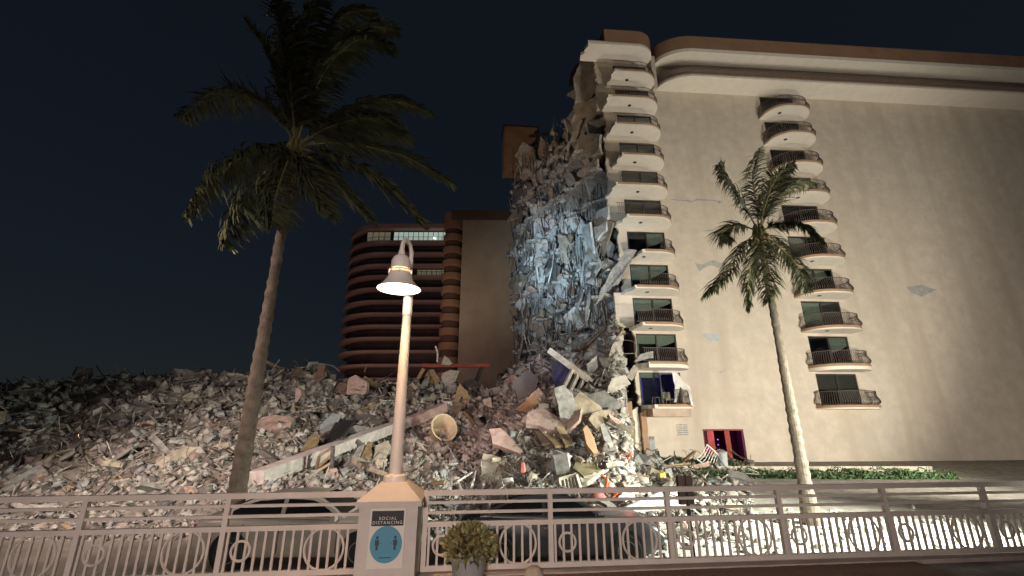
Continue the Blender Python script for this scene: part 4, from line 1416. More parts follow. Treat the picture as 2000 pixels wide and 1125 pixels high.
# big pieces of the right slope
YG = on(1100, 770).y - .8
YG -= .7
g = thing("ribbed_wall_frame", "broken ribbed wall frame of pale studs leaning on the upper right slope", "wall frame", at(1110, 770, YG))
def gb(a, b, w, h, name, m, ya=0, yb=0):
    q = MB().bar(at(*a, YG + ya), at(*b, YG + yb), w, h).build(name, m, g)
    for v in q.data.vertices:
        v.co -= g.location
gb((1073, 684), (1156, 746), .28, .32, "top_plate", M_PALECONC, .8, -.2)
for i in range(4):
    u = i / 3
    gb((1118 + 34 * u, 722 + 26 * u), (1101 + 37 * u, 757 + 22 * u), .22 + .1 * (i == 3), .16, "stud", M_PALECONC if i < 3 else M_PINKCONC, .1, -.1)
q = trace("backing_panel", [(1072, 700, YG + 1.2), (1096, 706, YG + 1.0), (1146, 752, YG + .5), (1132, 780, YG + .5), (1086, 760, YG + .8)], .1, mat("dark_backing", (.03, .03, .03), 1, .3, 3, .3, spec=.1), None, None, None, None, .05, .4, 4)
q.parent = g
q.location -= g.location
tr("curved_slab", [(1082, 758), (1100, 752), (1118, 768), (1124, 800), (1112, 818), (1094, 816), (1090, 790)], .22, M_GREYC, "large rounded grey slab below the ribbed wall frame", "slab", .06, .012, .9, 24)
tr("pink_dome_sheet", [(1027, 828), (1031, 806), (1048, 798), (1066, 800), (1092, 816), (1088, 840), (1070, 838), (1050, 830)], .2, M_PINKCONC, "salmon pink domed sheet in the middle of the right slope", "sheet", .05, .03, .7, 25)
for i, (a, b) in enumerate((((1048, 828), (1092, 872)), ((1038, 824), (1066, 868)), ((1086, 822), (1112, 870)))):
    beam("dark_plank", a, b, .34, .10, M_WOOD, ["dark plank leaning under the pink domed sheet", "dark plank at the left under the pink domed sheet", "grey-edged plank right of the pink domed sheet"][i], "plank", .9, 1.0)
tr("upright_slab", [(1139, 838), (1146, 830), (1160, 854), (1168, 884), (1160, 886), (1146, 868)], .3, M_TAN, "brown-faced upright slab on the lower right slope", "slab", .04, .01, .6, 26)
tr("upright_slab", [(1172, 830), (1180, 826), (1198, 868), (1192, 874), (1180, 858)], .3, M_GREYC, "narrow grey upright slab left of the torn corner", "slab", .05, .01, .6, 27)
tr("upright_slab", [(1211, 800), (1220, 786), (1232, 792), (1236, 830), (1228, 856), (1216, 848), (1211, 825)], .35, M_TAN, "tall brown curved slab against the torn corner pillar", "slab", .05, .0, .4, 28, Y=34.6)
tr("upright_slab", [(1233, 815), (1240, 822), (1241, 880), (1235, 884), (1232, 850)], .35, M_OLIVE, "pale green edged slab beside the tall brown slab", "slab", .04, .0, .3, 29, Y=34.3)
tr("grey_slab", [(1145, 712), (1165, 694), (1168, 716), (1160, 738), (1150, 735)], .25, M_GREYC, "upright grey slab high on the right slope", "slab", .06, .0, .5, 30)
tr("grey_slab", [(1182, 716), (1200, 668), (1218, 664), (1212, 690), (1196, 716)], .3, M_PALECONC, "broad leaning slab near the third-floor balcony", "slab", .07, .01, .5, 31)
tr("grey_slab", [(1186, 768), (1196, 738), (1222, 732), (1232, 750), (1208, 766)], .3, M_PALECONC, "overhanging slab left of the lowest balcony window", "slab", .08, .0, .6, 32)
beam("pale_post", (1228, 740), (1243, 716), .3, .5, M_PALECONC, "pale slanting stub beside the lowest balcony window", "stub", .2, .2, 34.4, 34.4)
beam("concrete_beam", (1110, 684), (1150, 652), .5, .55, M_GREYC, "grey square beam sloping up near the top of the right slope", "concrete beam", .5, .4)
beam("concrete_beam", (1100, 668), (1146, 640), .35, .4, M_WOOD, "brownish beam above the grey square beam on the right slope", "beam", .4, .3)
beam("white_strip", (1168, 722), (1172, 752), .16, .1, M_WHITEP, "thin white strip hanging below the upper right slabs", "strip", .6, .6)
tr("dark_slab", [(1000, 745), (1030, 724), (1052, 740), (1040, 770), (1012, 782)], .3, M_DARKSTUD, "dark shadowed slab at the left foot of the right slope", "slab", .07, .0, .4, 33)  # shade at this foot is put into the slab's dark colour
tr("dark_slab", [(1006, 800), (1046, 766), (1052, 788), (1030, 806)], .25, M_WOOD, "brown slab above the pink domed sheet", "slab", .06, .01, .5, 34)
# front right
tr("olive_lid", [(1119, 914), (1126, 898), (1148, 893), (1176, 918), (1168, 924), (1140, 930)], .10, M_OLIVE, "olive-topped cream board tipped up in the front rubble", "board", .02, .05, .7, 35)
tr("cream_board", [(1124, 912), (1140, 928), (1172, 922), (1160, 938), (1138, 946), (1130, 936)], .10, M_CREAMB, "cream board lying under the olive board", "board", .03, .04, .8, 36)
YV = on(1112, 955).y - .9
g = thing("louvred_shutter", "white louvred shutter leaning at the front of the rubble", "shutter", at(1112, 960, YV))
def sb(a, b, w, h, name, m=M_CREAMB, dy=0):
    q = MB().bar(at(*a, YV + dy), at(*b, YV + dy + .1), w, h).build(name, m, g)
    for v in q.data.vertices:
        v.co -= g.location
sb((1091, 936), (1126, 926), .08, .09, "frame_bar")
sb((1091, 934), (1097, 965), .08, .09, "frame_bar")
sb((1125, 926), (1136, 960), .08, .09, "frame_bar")
sb((1097, 963), (1136, 958), .08, .09, "frame_bar")
for i in range(4):
    sb((1099 + i * 6.5, 934 - i * 1.6), (1106 + i * 6.5, 963 - i * 1.0), .09, .03, "slat", M_CREAMB, .05)
for i, (x, y, m, lab) in enumerate(((1088, 918, M_GREYBLUE, "pale blue-grey metal box left of the olive board"), (1101, 924, M_GREYC, "dark grey metal box beside the blue-grey box"), (1290, 936, mat("yellow_box", (.55, .46, .14), .7), "small yellow box on the rubble right of the cone"),
                                    (1270, 930, M_CREAMB, "tipped cream carton behind the yellow box"), (1305, 930, M_GREYBLUE, "grey carton left of the brown post"))):
    p = on(x, y)
    q = MB().box((0, 0, .3), (.5, .45, .62))
    q.box((0, 0, .63), (.54, .49, .05))
    o = q.build("tipped_box", m)
    o.location = p + Vector((0, -.3, .0))
    k = 1.0 if i < 2 else .62
    o.scale = (k, k, k)
    o.rotation_euler = (rr.uniform(-.3, .3), rr.uniform(-.4, .4), rr.uniform(-.8, .8))
    tag(o, lab, "box")
M_ORANGE = mat("safety_orange", (.62, .13, .03), .6, .05)
M_WHT = mat("white_band", (.72, .72, .70), .5, .05)
p = on(1200, 962)
cn = thing("traffic_cone", "orange and white traffic cone tilted on the front rubble", "cone", p + Vector((0, -.3, .02)))
cn.rotation_euler = (0, R(-38), 0)
MB().box((0, 0, .02), (.36, .36, .04)).build("base", M_ORANGE, cn)
MB().lathe([(.14, .04), (.115, .2)], 16).build("cone_body", M_ORANGE, cn, True)
MB().lathe([(.115, .2), (.09, .34)], 16).build("white_stripe", M_WHT, cn, True)
MB().lathe([(.09, .34), (.075, .44)], 16).build("cone_body", M_ORANGE, cn, True)
MB().lathe([(.075, .44), (.055, .56)], 16).build("white_stripe", M_WHT, cn, True)
MB().lathe([(.055, .56), (.03, .70), (0, .70)], 16).build("cone_tip", M_ORANGE, cn, True)
YD = p.y - .4
a, b = at(1183, 968, YD), at(1186, 932, YD)
dl = thing("delineator_post", "upright orange delineator post left of the cone", "post", a)
MB().tube([(0, 0, 0), (b - a)], .045, 8).build("post", M_ORANGE, dl)
MB().lathe([(.0, 0), (.16, 0), (.14, .05), (0, .06)], 12).build("base", M_DARKMET, dl)
tr("white_board", [(1214, 952), (1250, 944), (1248, 952), (1216, 960)], .08, M_WHITEP, "bright white flat panel lying right of the cone", "panel", .0, .04, .5, 37)
tr("white_board", [(1206, 972), (1228, 950), (1240, 968), (1222, 976)], .06, M_WHITEP, "white panel under the railing's top rail right of the cone", "panel", .02, .04, .5, 38)
q = MB()
q.lathe([(0, -.1), (.22, -.09), (.27, .0), (.17, .10), (.05, .13), (0, .13)], 7)
o = q.build("red_bundle", mat("dusty_red_cloth", (.42, .14, .12), .9, .2, 5, .2), None, True)
o.location = on(1162, 972) + Vector((0, -.5, .1))
tag(o, "dusty red bundle left of the orange post", "bundle")
q = MB()
q.lathe([(0, -.1), (.10, -.08), (.13, .02), (.07, .26), (0, .28)], 6)
o = q.build("red_bundle", mat("dusty_red_cloth", (.42, .14, .12)), None, True)
o.location = on(1020, 924) + Vector((0, -.5, .15))
tag(o, "small red bundle in the low rubble at the centre", "bundle")
o = beam("broken_lamp", (1226, 896), (1231, 886), .05, .05, M_RED, "red lamp casing lying on the rubble near the torn corner", "lamp casing", .5, .5)
g2 = MB()
g2.lathe([(0, -.06), (.05, -.05), (.06, 0), (.05, .05), (0, .06)], 10)
o = g2.build("red_beacon", emit("red_beacon_glow", (1, .10, .05), 3.5), None, True)
o.location = on(1228, 890) + Vector((0, -.5, .12))
tag(o, "small glowing red beacon on the rubble near the torn corner", "beacon")
lamp("beacon_light", 'POINT', tuple(o.location + Vector((-.15, -.35, .25))), 7, (1, .1, .05), size=.05)
# fallen studs in the front right
g = thing("metal_stud_bundle", "fan of pale metal studs lying on the forecourt behind the railing", "metal studs", at(1255, 985, 13.6))
rb2 = random.Random(5)
for i in range(9):
    a = at(1205 + i * 6, 1000 - i * .5, 13.2 + i * .12)
    b = at(1290 + i * 7, 963 + i * 3.2, 14.6 + i * .05)
    a.z = max(a.z, .1)
    b.z = max(b.z, .12)
    q = MB().bar(a, b, .07, .09).build("stud", M_PIPE if i % 3 else M_GREYBLUE, g)
    for v in q.data.vertices:
        v.co -= g.location
# ================================================================== FOREGROUND
# ---- railing along the promenade
def rail_pt(s, z, n=0.0):
    p = fo + fdir * s + fnor * n
    return Vector((p.x, p.y, z))
ZT, ZA, ZB_, ZM, ZL = 2.085, 1.965, 1.842, 1.70, 1.185
bal_me, small_ring, big_ring, post_me, span_me = None, None, None, None, {}
def railing(name, label, s0, s1, posts, rings, cat="railing"):
    global bal_me, small_ring, big_ring, post_me
    root = thing(name, label, cat, rail_pt((s0 + s1) / 2, 1.13), FY)
    mid = (s0 + s1) / 2
    def loc(s, z):
        return Vector((s - mid, 0, z - 1.13))
    for z, h, d, nm in ((ZT, .068, .062, "top_rail"), (ZA, .036, .034, "thin_rail"), (ZB_, .036, .034, "thin_rail"), (ZM, .06, .055, "middle_rail"), (ZL, .062, .055, "bottom_rail")):
        MB().box(loc(mid, z), (s1 - s0, d, h)).build(nm, M_FENCE, root)
    for s in posts:
        if post_me is None:
            q = MB().box((0, 0, .49), (.064, .066, .90)).build("post", M_FENCE, root)
            post_me = q.data
        else:
            q = bpy.data.objects.new("post", post_me)
            COL.objects.link(q)
            q.parent = root
        q.location = loc(s, 1.13)
    s = s0 + .09
    while s < s1 - .03:
        if all(abs(s - p) > .06 for p in posts):
            if bal_me is None:
                q = MB().box((0, 0, 0), (.03, .026, .455)).build("baluster", M_FENCE, root)
                bal_me = q.data
            else:
                q = bpy.data.objects.new("baluster", bal_me)
                COL.objects.link(q)
                q.parent = root
            q.location = loc(s, (ZM + ZL) / 2)
        s += .1135
    for s, big in rings:
        if big:
            if big_ring is None:
                q = MB().ring((0, 0, 0), .243, .0155, 40, 6).build("ring", M_FENCE, root, True)
                big_ring = q.data
            else:
                q = bpy.data.objects.new("ring", big_ring)
                COL.objects.link(q)
                q.parent = root
        else:
            if small_ring is None:
                q = MB().ring((0, 0, 0), .112, .0165, 30, 6).build("ring", M_FENCE, root, True)
                small_ring = q.data
            else:
                q = bpy.data.objects.new("ring", small_ring)
                COL.objects.link(q)
                q.parent = root
        q.location = loc(s, 1.447) + Vector((0, -.012, 0))
    return root
ps = [-1.17 + 1.7 * i for i in range(7)]
rg = []
for i in range(6):
    rg += [(ps[i] + .23, False), (ps[i] + 1.25, True)]
railing("metal_railing", "painted metal railing with rings, right of the lamp pillar", ps[0] - .03, ps[6] + .03, ps, rg)
pl_ = [-2.0 - 1.7 * i for i in range(5)]
rg = []
for i in range(4):
    rg += [(pl_[i] - .44, True), (pl_[i] - 1.46, False)]
railing("metal_railing", "painted metal railing with rings, left of the lamp pillar", pl_[4] - .03, pl_[0] + .03, pl_, rg)

# ---- lamp pillar, sign, street lamp
PX, PY = -1.585, 6.40
pil = thing("lamp_pillar", "square stucco pillar with hipped cap between the two railings", "pillar", (PX, PY, 1.07), FY)
q = MB()
q.box((0, 0, .46), (.72, .72, .93))
q.build("shaft", M_PILLAR, pil)
cb = .405
q = MB()
q.box((0, 0, .955), (cb * 2, cb * 2, .06))
q.build("cap_slab", M_PILLAR, pil)
q = MB()
V = [(-cb, -cb, .986), (cb, -cb, .986), (cb, cb, .986), (-cb, cb, .986), (-.17, -.17, 1.175), (.17, -.17, 1.175), (.17, .17, 1.175), (-.17, .17, 1.175)]
q.add(V, [(0, 3, 2, 1), (4, 5, 6, 7), (0, 1, 5, 4), (1, 2, 6, 5), (2, 3, 7, 6), (3, 0, 4, 7)])
q.build("cap_hip", M_PILLAR, pil)

sg = thing("distancing_sign", "white notice with black SOCIAL DISTANCING heading and blue circle on the pillar", "sign", (PX, PY, 1.07) , FY)
yS = -.362
M_SIGNW = mat("sign_white", (.66, .62, .56), .6, .03, 4, .0)
M_SIGNK = mat("sign_black", (.012, .012, .015), .5, .03, 4, .0)
M_SIGNB = mat("sign_blue", (.075, .26, .37), .5, .03, 4, .0)
M_SIGND = mat("sign_dark_blue", (.02, .05, .09), .5, .03, 4, .0)
sx0, sx1, sz0, sz1 = -.215, .215, .245, .905
MB().span(sx0, sx1, yS - .012, yS, sz0, sz1).build("board", M_SIGNW, sg)
MB().span(sx0 + .02, sx1 - .02, yS - .015, yS - .0125, .708, sz1 - .028).build("heading_band", M_SIGNK, sg)
cz, cr = .505, .192
V = [(0, yS - .0165, cz)] + [(cr * math.cos(2 * PI * i / 48), yS - .0165, cz + cr * 1.06 * math.sin(2 * PI * i / 48)) for i in range(48)]
MB().prism([V[i + 1] for i in range(48)], (0, .0035, 0)).build("blue_disc", M_SIGNB, sg)
V = [(cr * .93 * math.cos(2 * PI * i / 48), cr * .93 * 1.06 * math.sin(2 * PI * i / 48)) for i in range(48)]
def text(body, size, x, z, y, m, name="lettering", sp=1.2, parent=None):
    c = bpy.data.curves.new(name, 'FONT')
    c.body = body
    c.size = size
    c.align_x = 'CENTER'
    c.align_y = 'CENTER'
    c.space_character = sp
    c.extrude = .0008
    t = bpy.data.objects.new(name, c)
    COL.objects.link(t)
    bpy.context.view_layer.update()
    me = bpy.data.meshes.new_from_object(t.evaluated_get(bpy.context.evaluated_depsgraph_get()))
    bpy.data.objects.remove(t)
    me.materials.clear()
    me.materials.append(m)
    o = bpy.data.objects.new(name, me)
    COL.objects.link(o)
    o.parent = parent
    o.location = (x, y, z)
    o.rotation_euler = (PI / 2, 0, 0)
    return o
text("SOCIAL", .050, .0, .792, yS - .0165, M_SIGNW, sp=1.35, parent=sg)
text("DISTANCING", .050, .0, .744, yS - .0165, M_SIGNW, sp=1.3, parent=sg)
for s in (-1, 1):
    q = MB()
    cx = s * .108
    yq = yS - .0185
    q.prism([(cx + .017 * math.cos(2 * PI * i / 14), yq, cz + .075 + .019 * math.sin(2 * PI * i / 14)) for i in range(14)], (0, .0015, 0))
    q.prism([(cx - .024, yq, cz + .05), (cx + .024, yq, cz + .05), (cx + .024, yq, cz - .01), (cx + .014, yq, cz - .012), (cx + .013, yq, cz - .062), (cx - .013, yq, cz - .062), (cx - .014, yq, cz - .012), (cx - .024, yq, cz - .01)], (0, .0015, 0))
    q.build("person_symbol", M_SIGND, sg)
    q = MB()
    q.prism([(cx - s * .040, yq, cz + .012), (cx - s * .052, yq, cz + .02), (cx - s * .052, yq, cz + .004)], (0, .0015, 0))
    q.build("arrow_symbol", M_SIGND, sg)
MB().span(-.075, .075, yS - .0185, yS - .017, cz - .148, cz - .138).build("print_line", M_SIGND, sg)

lm = thing("street_lamp", "lit white street lamp with gooseneck and bell shade on the pillar", "street lamp", (PX, PY, 2.245))
b0 = 0
MB().lathe([(0, 0), (.16, 0), (.16, .02), (.15, .075), (.11, .09), (0, .09)], 28).build("base_collar", M_LAMPW, lm, True)
ztop = 2.66
MB().lathe([(.090, .09), (.084, .6), (.072, 1.6), (.063, 2.35), (.0, 2.35)], 24).build("pole", M_LAMPW, lm, True)
MB().lathe([(.0, 2.30), (.072, 2.30), (.072, 2.62), (.0, 2.62)], 20).build("pole_sleeve", M_LAMPW, lm, True)
HX, HY = -.045, -.40
hz = ray(782, 565)
HZ = CAM_Z + hz.z / hz.y * (PY + HY) - 2.245
neck = [(0, 0, 2.6), (0, 0, HZ + .55)] + [(HX * (1 - math.cos(PI * i / 12)) / 2, HY * (1 - math.cos(PI * i / 12)) / 2, HZ + .64 + .20 * math.sin(PI * i / 12)) for i in range(0, 13)] + [(HX, HY, HZ + .52)]
MB().tube(neck, .034, 12).build("gooseneck", M_LAMPW, lm, True)
hc = (HX, HY, HZ)
MB().lathe([(.046, .60), (.05, .54), (.046, .52)], 16, hc).build("neck_collar", M_LAMPW, lm, True)
MB().lathe([(.0, .535), (.06, .53), (.11, .49), (.138, .43), (.14, .34), (.14, .305), (.0, .305)], 28, hc).build("cap", M_LAMPW, lm, True)
MB().lathe([(.13, .302), (.13, .252)], 28, hc).build("light_slot", emit("amber_slot_glow", (1, .50, .15), 1.3), lm, True)
q = MB()
q.ring((hc[0], hc[1], hc[2] + .278), .158, .010, 32, 6, 'Z')
for i in range(8):
    a = i * PI / 4 + .2
    q.bar((hc[0] + .165 * math.cos(a), hc[1] + .165 * math.sin(a), hc[2] + .23), (hc[0] + .16 * math.cos(a), hc[1] + .16 * math.sin(a), hc[2] + .31), .012, .012)
q.build("slot_cage", M_LAMPW, lm, True)
MB().lathe([(.155, .25), (.165, .20), (.185, .15), (.23, .085), (.285, .03), (.318, 0), (.312, -.002), (.28, .02), (.22, .075), (.175, .14), (.15, .24), (.155, .25)], 40, hc).build("bell_shade", M_LAMPW, lm, True)
MB().lathe([(0, -.012), (.15, -.006), (.306, .004), (.306, .008), (0, .008)], 40, hc).build("lens", emit("lamp_lens_glow", (1, .86, .62), 9.0), lm, True)
lamp("street_lamp_light", 'SPOT', (PX + HX, PY + HY, 2.245 + HZ - .02), 270, (1, .56, .24), aim=(PX + HX, PY + HY + .02, 0), size=.12, cone=96, blend=1)

# ---- potted shrub and domed bollard
c = at(916, 1066, 6.12)
pot = thing("potted_shrub", "yellow and green leafed shrub in a grey pot before the railing", "potted plant", (c.x, c.y, 1.07))
MB().lathe([(0, 0), (.17, 0), (.22, .36), (.235, .42), (.21, .42), (.2, .36), (0, .36)], 26).build("pot", mat("grey_pot", (.30, .29, .30), .7, .08, 4, .05), pot, True)
rp = random.Random(31)
V, F = [], []
cz_ = c.z - 1.07
for i in range(1500):
    d = Vector((rp.gauss(0, 1), rp.gauss(0, 1), rp.gauss(0, 1))).normalized()
    r_ = rp.uniform(.35, 1.0) ** .5
    p = Vector((d.x * .31 * r_, d.y * .28 * r_, d.z * .215 * r_ + cz_ + .015 * math.sin(9 * d.x + 5 * d.y)))
    if d.z < -.55:
        continue
    L = rp.uniform(.055, .105)
    t = (d + Vector((rp.gauss(0, .5), rp.gauss(0, .5), rp.gauss(.2, .5)))).normalized()
    sd_ = t.cross(Vector((rp.gauss(0, 1), rp.gauss(0, 1), rp.gauss(0, 1)))).normalized() * L * .27
    k = len(V)
    nn = t.cross(sd_).normalized() * L * .12
    V += [p, p + t * L * .5 + sd_ + nn, p + t * L, p + t * L * .5 - sd_ + nn]
    F.append((k, k + 1, k + 2, k + 3))
tag(fast_mesh("foliage", [tuple(v) for v in V], F, mat("variegated_leaf", (.2, .2, .05), .55, .15, 5, 0, island=[(.32, .26, .10), (.21, .19, .08), (.12, .13, .06), (.40, .34, .16), (.16, .16, .08), (.26, .22, .09)]), pot), kind="stuff")
q = MB()
for i in range(9):
    a = i * .7
    q.tube([(0, 0, .34), (.06 * math.cos(a), .06 * math.sin(a), cz_ - .08), (.18 * math.cos(a), .16 * math.sin(a), cz_ + .1)], [.012, .008, .004], 5)
q.build("stems", M_WOOD, pot)
c = at(1042, 1112, 6.3)
db = thing("domed_bollard", "low pale domed bollard with dark speckled front beside the pot", "bollard", (c.x, c.y, 1.07))
MB().lathe([(0, .195), (.05, .188), (.09, .165), (.118, .12), (.124, .06), (.124, -.02), (.0, -.02)], 24).build("body", mat("pale_bollard", (.48, .40, .31), .85, .2, 9, .15, stain=((.36, .29, .22), 5)), db, True)
q = MB()
for i in range(7):
    for j in range(6):
        x, z = -.055 + i * .019 + (j % 2) * .009, .0 + j * .018
        if (x / .07) ** 2 + ((z - .05) / .065) ** 2 < 1:
            q.box((x + .02, -.125 + abs(x + .02) ** 2 * 4, z), (.011, .012, .011))
q.build("speckled_front", M_DARKMET, db)

# ---- cars parked below the promenade
def car(name, label, paint, loc, rz, hood=True, dusty=False):
    root = thing(name, label, "car", loc, rz)
    xs = np.linspace(-2.32, 2.32, 34)
    def W(x):
        return .90 * (1 - .16 * max(0, (abs(x) - 1.55) / .77) ** 2.2)
    def belt(x):
        if x > .9:
            t = (x - .9) / 1.42
            return .96 - .10 * t - .20 * max(0, (t - .72) / .28) ** 2
        if x < -1.6:
            t = (-1.6 - x) / .72
            return 1.03 - .03 * t - .20 * max(0, (t - .6) / .4) ** 2
        return .96 + .07 * (.9 - x) / 2.5
    def low(x):
        return .22 + .20 * max(0, (abs(x) - 1.9) / .42) ** 1.5
    q = MB()
    V, F = [], []
    for x in xs:
        w, b, l = W(x), belt(x), low(x)
        half = [(0, l), (w * .88, l), (w * .975, l + .10), (w, l + (b - l) * .45), (w * .985, b - .10), (w * .93, b - .025), (w * .80, b + .012), (w * .4, b + .035), (0, b + .04)]
        sec = [(x, y, z) for y, z in half] + [(x, -y, z) for y, z in half[-2:0:-1]]
        V += sec
    n = 16
    for i in range(len(xs) - 1):
        for k in range(n):
            F.append((i * n + k, i * n + (k + 1) % n, (i + 1) * n + (k + 1) % n, (i + 1) * n + k))
    F.append(tuple(range(n)))
    F.append(tuple((len(xs) - 1) * n + k for k in range(n))[::-1])
    q.add(V, F)
    q.build("body", paint, root, True)
    xa, xb, xc, xd = 1.02, .28, -.85, -1.78
    def roof(x):
        if x > xb:
            t = (x - xb) / (xa - xb)
            return 1.40 - .03 * t - .40 * t ** 1.25
        if x < xc:
            t = (xc - x) / (xc - xd)
            return 1.42 - .04 * t - .33 * t ** 1.4
        return 1.405 + .03 * math.sin(PI * (x - xc) / (xb - xc))
    def side(x, z):
        b = belt(x)
        return .80 * W(x) / .9 - (z - b) * .42
    gx = np.linspace(xd, xa, 26)
    V, F = [], []
    for x in gx:
        b, t = belt(x) - .02, max(roof(x), belt(x) + .03)
        y0 = side(x, b)
        yt = side(x, t)
        half = [(y0, b), ((y0 + yt) / 2 + .012, (b + t) / 2), (yt, t - .04 * (t - b)), (yt - .07, t), (yt * .45, t + .02), (0, t + .028)]
        V += [(x, y, z) for y, z in half] + [(x, -y, z) for y, z in half[-2::-1]]
    n = 11
    for i in range(len(gx) - 1):
        for k in range(n - 1):
            F.append((i * n + k, i * n + k + 1, (i + 1) * n + k + 1, (i + 1) * n + k))
    q = MB()
    q.add(V, F)
    q.build("roof", paint, root, True)
    def win(x0, x1, s_, top0=None):
        N_ = 8
        lo_, hi_ = [], []
        for i in range(N_ + 1):
            x = x0 + (x1 - x0) * i / N_
            zt = roof(x) - .085
            zb_ = belt(x) + .035
            if zt < zb_ + .02:
                zt = zb_ + .02
            lo_.append((x, s_ * (side(x, zb_) + .016), zb_))
            hi_.append((x, s_ * (side(x, zt) + .016), zt))
        MB().prism(lo_ + hi_[::-1], (0, -s_ * .02, 0)).build("side_window", M_CARGLASS, root)
    for s_ in (1, -1):
        win(-.30, .78, s_)
        win(-1.45, -.40, s_)
    for (x0, x1, nm) in ((xb + .06, xa - .05, "windscreen"), (xd + .08, xc - .06, "rear_window")):
        N_ = 6
        V, F = [], []
        for i in range(N_ + 1):
            x = x0 + (x1 - x0) * i / N_
            z = roof(x)
            for f_ in (-1, -.5, 0, .5, 1):
                y = f_ * (side(x, z) - .10)
                V.append((x, y, z + .034 - .012 * abs(f_)))
        for i in range(N_):
            for k in range(4):
                F.append((i * 5 + k, i * 5 + k + 1, i * 5 + 6 + k, i * 5 + 5 + k))
        q = MB()
        q.add(V, F)
        q.build(nm, M_CARGLASS, root, True)
    for x in (1.42, -1.36):
        for s_ in (1, -1):
            y = s_ * (W(x) - .10)
            MB().lathe([(.0, -.10), (.31, -.10), (.385, -.09), (.395, .113), (.0, .113)] if s_ > 0 else [(.0, .10), (.31, .10), (.385, .09), (.395, -.113), (.0, -.113)], 30, (x, y, .36), 'Y').build("wheel_arch", M_SIGNK, root)
            wr = thing("wheel", None, None, (x, y + s_ * .025, .335))
            wr.parent = root
            MB().lathe([(.21, -.10), (.31, -.10), (.335, -.07), (.335, .07), (.31, .10), (.21, .10)], 30, (0, 0, 0), 'Y').build("tyre", M_TYRE, wr, True)
            q = MB()
            q.ring((0, s_ * .07, 0), .20, .022, 28, 6)
            q.lathe([(0, s_ * .085), (.05, s_ * .08), (.05, s_ * .03), (0, s_ * .03)], 12, (0, 0, 0), 'Y')
            for i in range(5):
                a = i * 2 * PI / 5 + .3
                q.bar((.04 * math.cos(a), s_ * .07, .04 * math.sin(a)), (.2 * math.cos(a), s_ * .07, .2 * math.sin(a)), .03, .055, (math.sin(a), 0, -math.cos(a)))
            q.build("rim", M_RIM, wr)
    for s_ in (1, -1):
        q = MB()
        for i in range(9):
            xa_, xb_ = -1.5 + i * .27, -1.5 + (i + 1) * .27
            q.bar((xa_, s_ * (W(xa_) * .955), belt(xa_) - .012), (xb_, s_ * (W(xb_) * .955), belt(xb_) - .012), .018, .022)
        q.build("trim_strip", M_RIM, root)
        q = MB()
        for x in (.92, -.34, -1.12):
            q.box((x, s_ * .893, .60), (.012, .024, .56))
        q.build("door_seam", M_SIGNK, root)
        MB().box((2.12, s_ * .60, .70), (.22, .30, .11), Matrix.Rotation(-s_ * R(28), 3, 'Z')).build("headlight", M_WHITEP, root)
        MB().box((1.93, s_ * .805, .70), (.14, .03, .07), Matrix.Rotation(-s_ * R(14), 3, 'Z')).build("indicator", M_ORANGE, root)
        MB().box((-2.17, s_ * .63, .80), (.10, .30, .13), Matrix.Rotation(s_ * R(24), 3, 'Z')).build("tail_light", mat("tail_lamp_red", (.25, .02, .02), .3), root)
        MB().box((-.30, s_ * .902, .80), (.16, .03, .035)).build("handle", M_RIM, root)
        q = MB().box((.86, s_ * 1.0, 1.02), (.11, .20, .12))
        q.build("mirror", paint, root)
    MB().box((2.30, 0, .38), (.06, 1.2, .18)).build("grille", M_SIGNK, root)
    MB().box((-2.31, 0, .5), (.06, .52, .12)).build("number_plate", M_WHITEP, root)
    if dusty:
        P = []
        rc = random.Random(77)
        for i in range(700):
            x = rc.uniform(-1.9, .6)
            y = rc.uniform(-.6, .6)
            z = roof(x) + .035 if xd < x < xa else belt(x) + .04
            P.append((x, y, z))
        P = np.array(P)
        k = .015 + .09 * rng.random(len(P)) ** 3
        tag(scatter("dust_and_crumbs", P, k[:, None] * rng.uniform(.4, 1.3, (len(P), 3)), M_RUBBLE, parent=root), kind="stuff")
    return root
car("parked_car", "black dusty car behind the railing, right of the pillar", M_DARKP, (1.05, 11.55, 0), R(2.0), dusty=True)
car("parked_car", "beige silver car behind the left railing", M_SILVER, (-4.75, 11.5, 0), R(1.0))
# pieces that came down on the black car
for i, (px, py, Y, lab) in enumerate(((1010, 974, 11.3, "small tan slab lying on the black car's roof"), (1046, 969, 11.5, "long tan board lying along the black car's roof"), (1186, 985, 12.3, "pale slab fallen behind the black car's windscreen"))):
    p = at(px, py, Y)
    p.z = max(p.z, 1.47) if i < 2 else p.z
    place("fallen_slab_piece", SLB[i], p, (.55 + .25 * (i == 1), .38, .5), (rr.gauss(0, .08), rr.gauss(0, .08), i * .9), lab, "slab", None)

# ---- brown board on a post behind the railing
c = at(1341, 985, 9.6)
gp = thing("board_on_post", "dark brown double board on a thin post behind the railing", "sign post", (c.x, c.y, 0), FY)
t = at(1341, 929, 9.6)
MB().span(-.145, -.012, -.05, .05, c.z, t.z).build("board", mat("dark_brown_board", (.10, .06, .05), .7, .15, 4, .1), gp)
MB().span(.012, .145, -.05, .05, c.z, t.z).build("board", mat("dark_brown_board", (.10, .06, .05)), gp)
MB().span(-.012, .012, -.02, .04, c.z, t.z - .02).build("joint", M_DARKMET, gp)
MB().span(.0, .06, -.02, .03, 0, c.z - .002).build("post", M_DARKMET, gp)

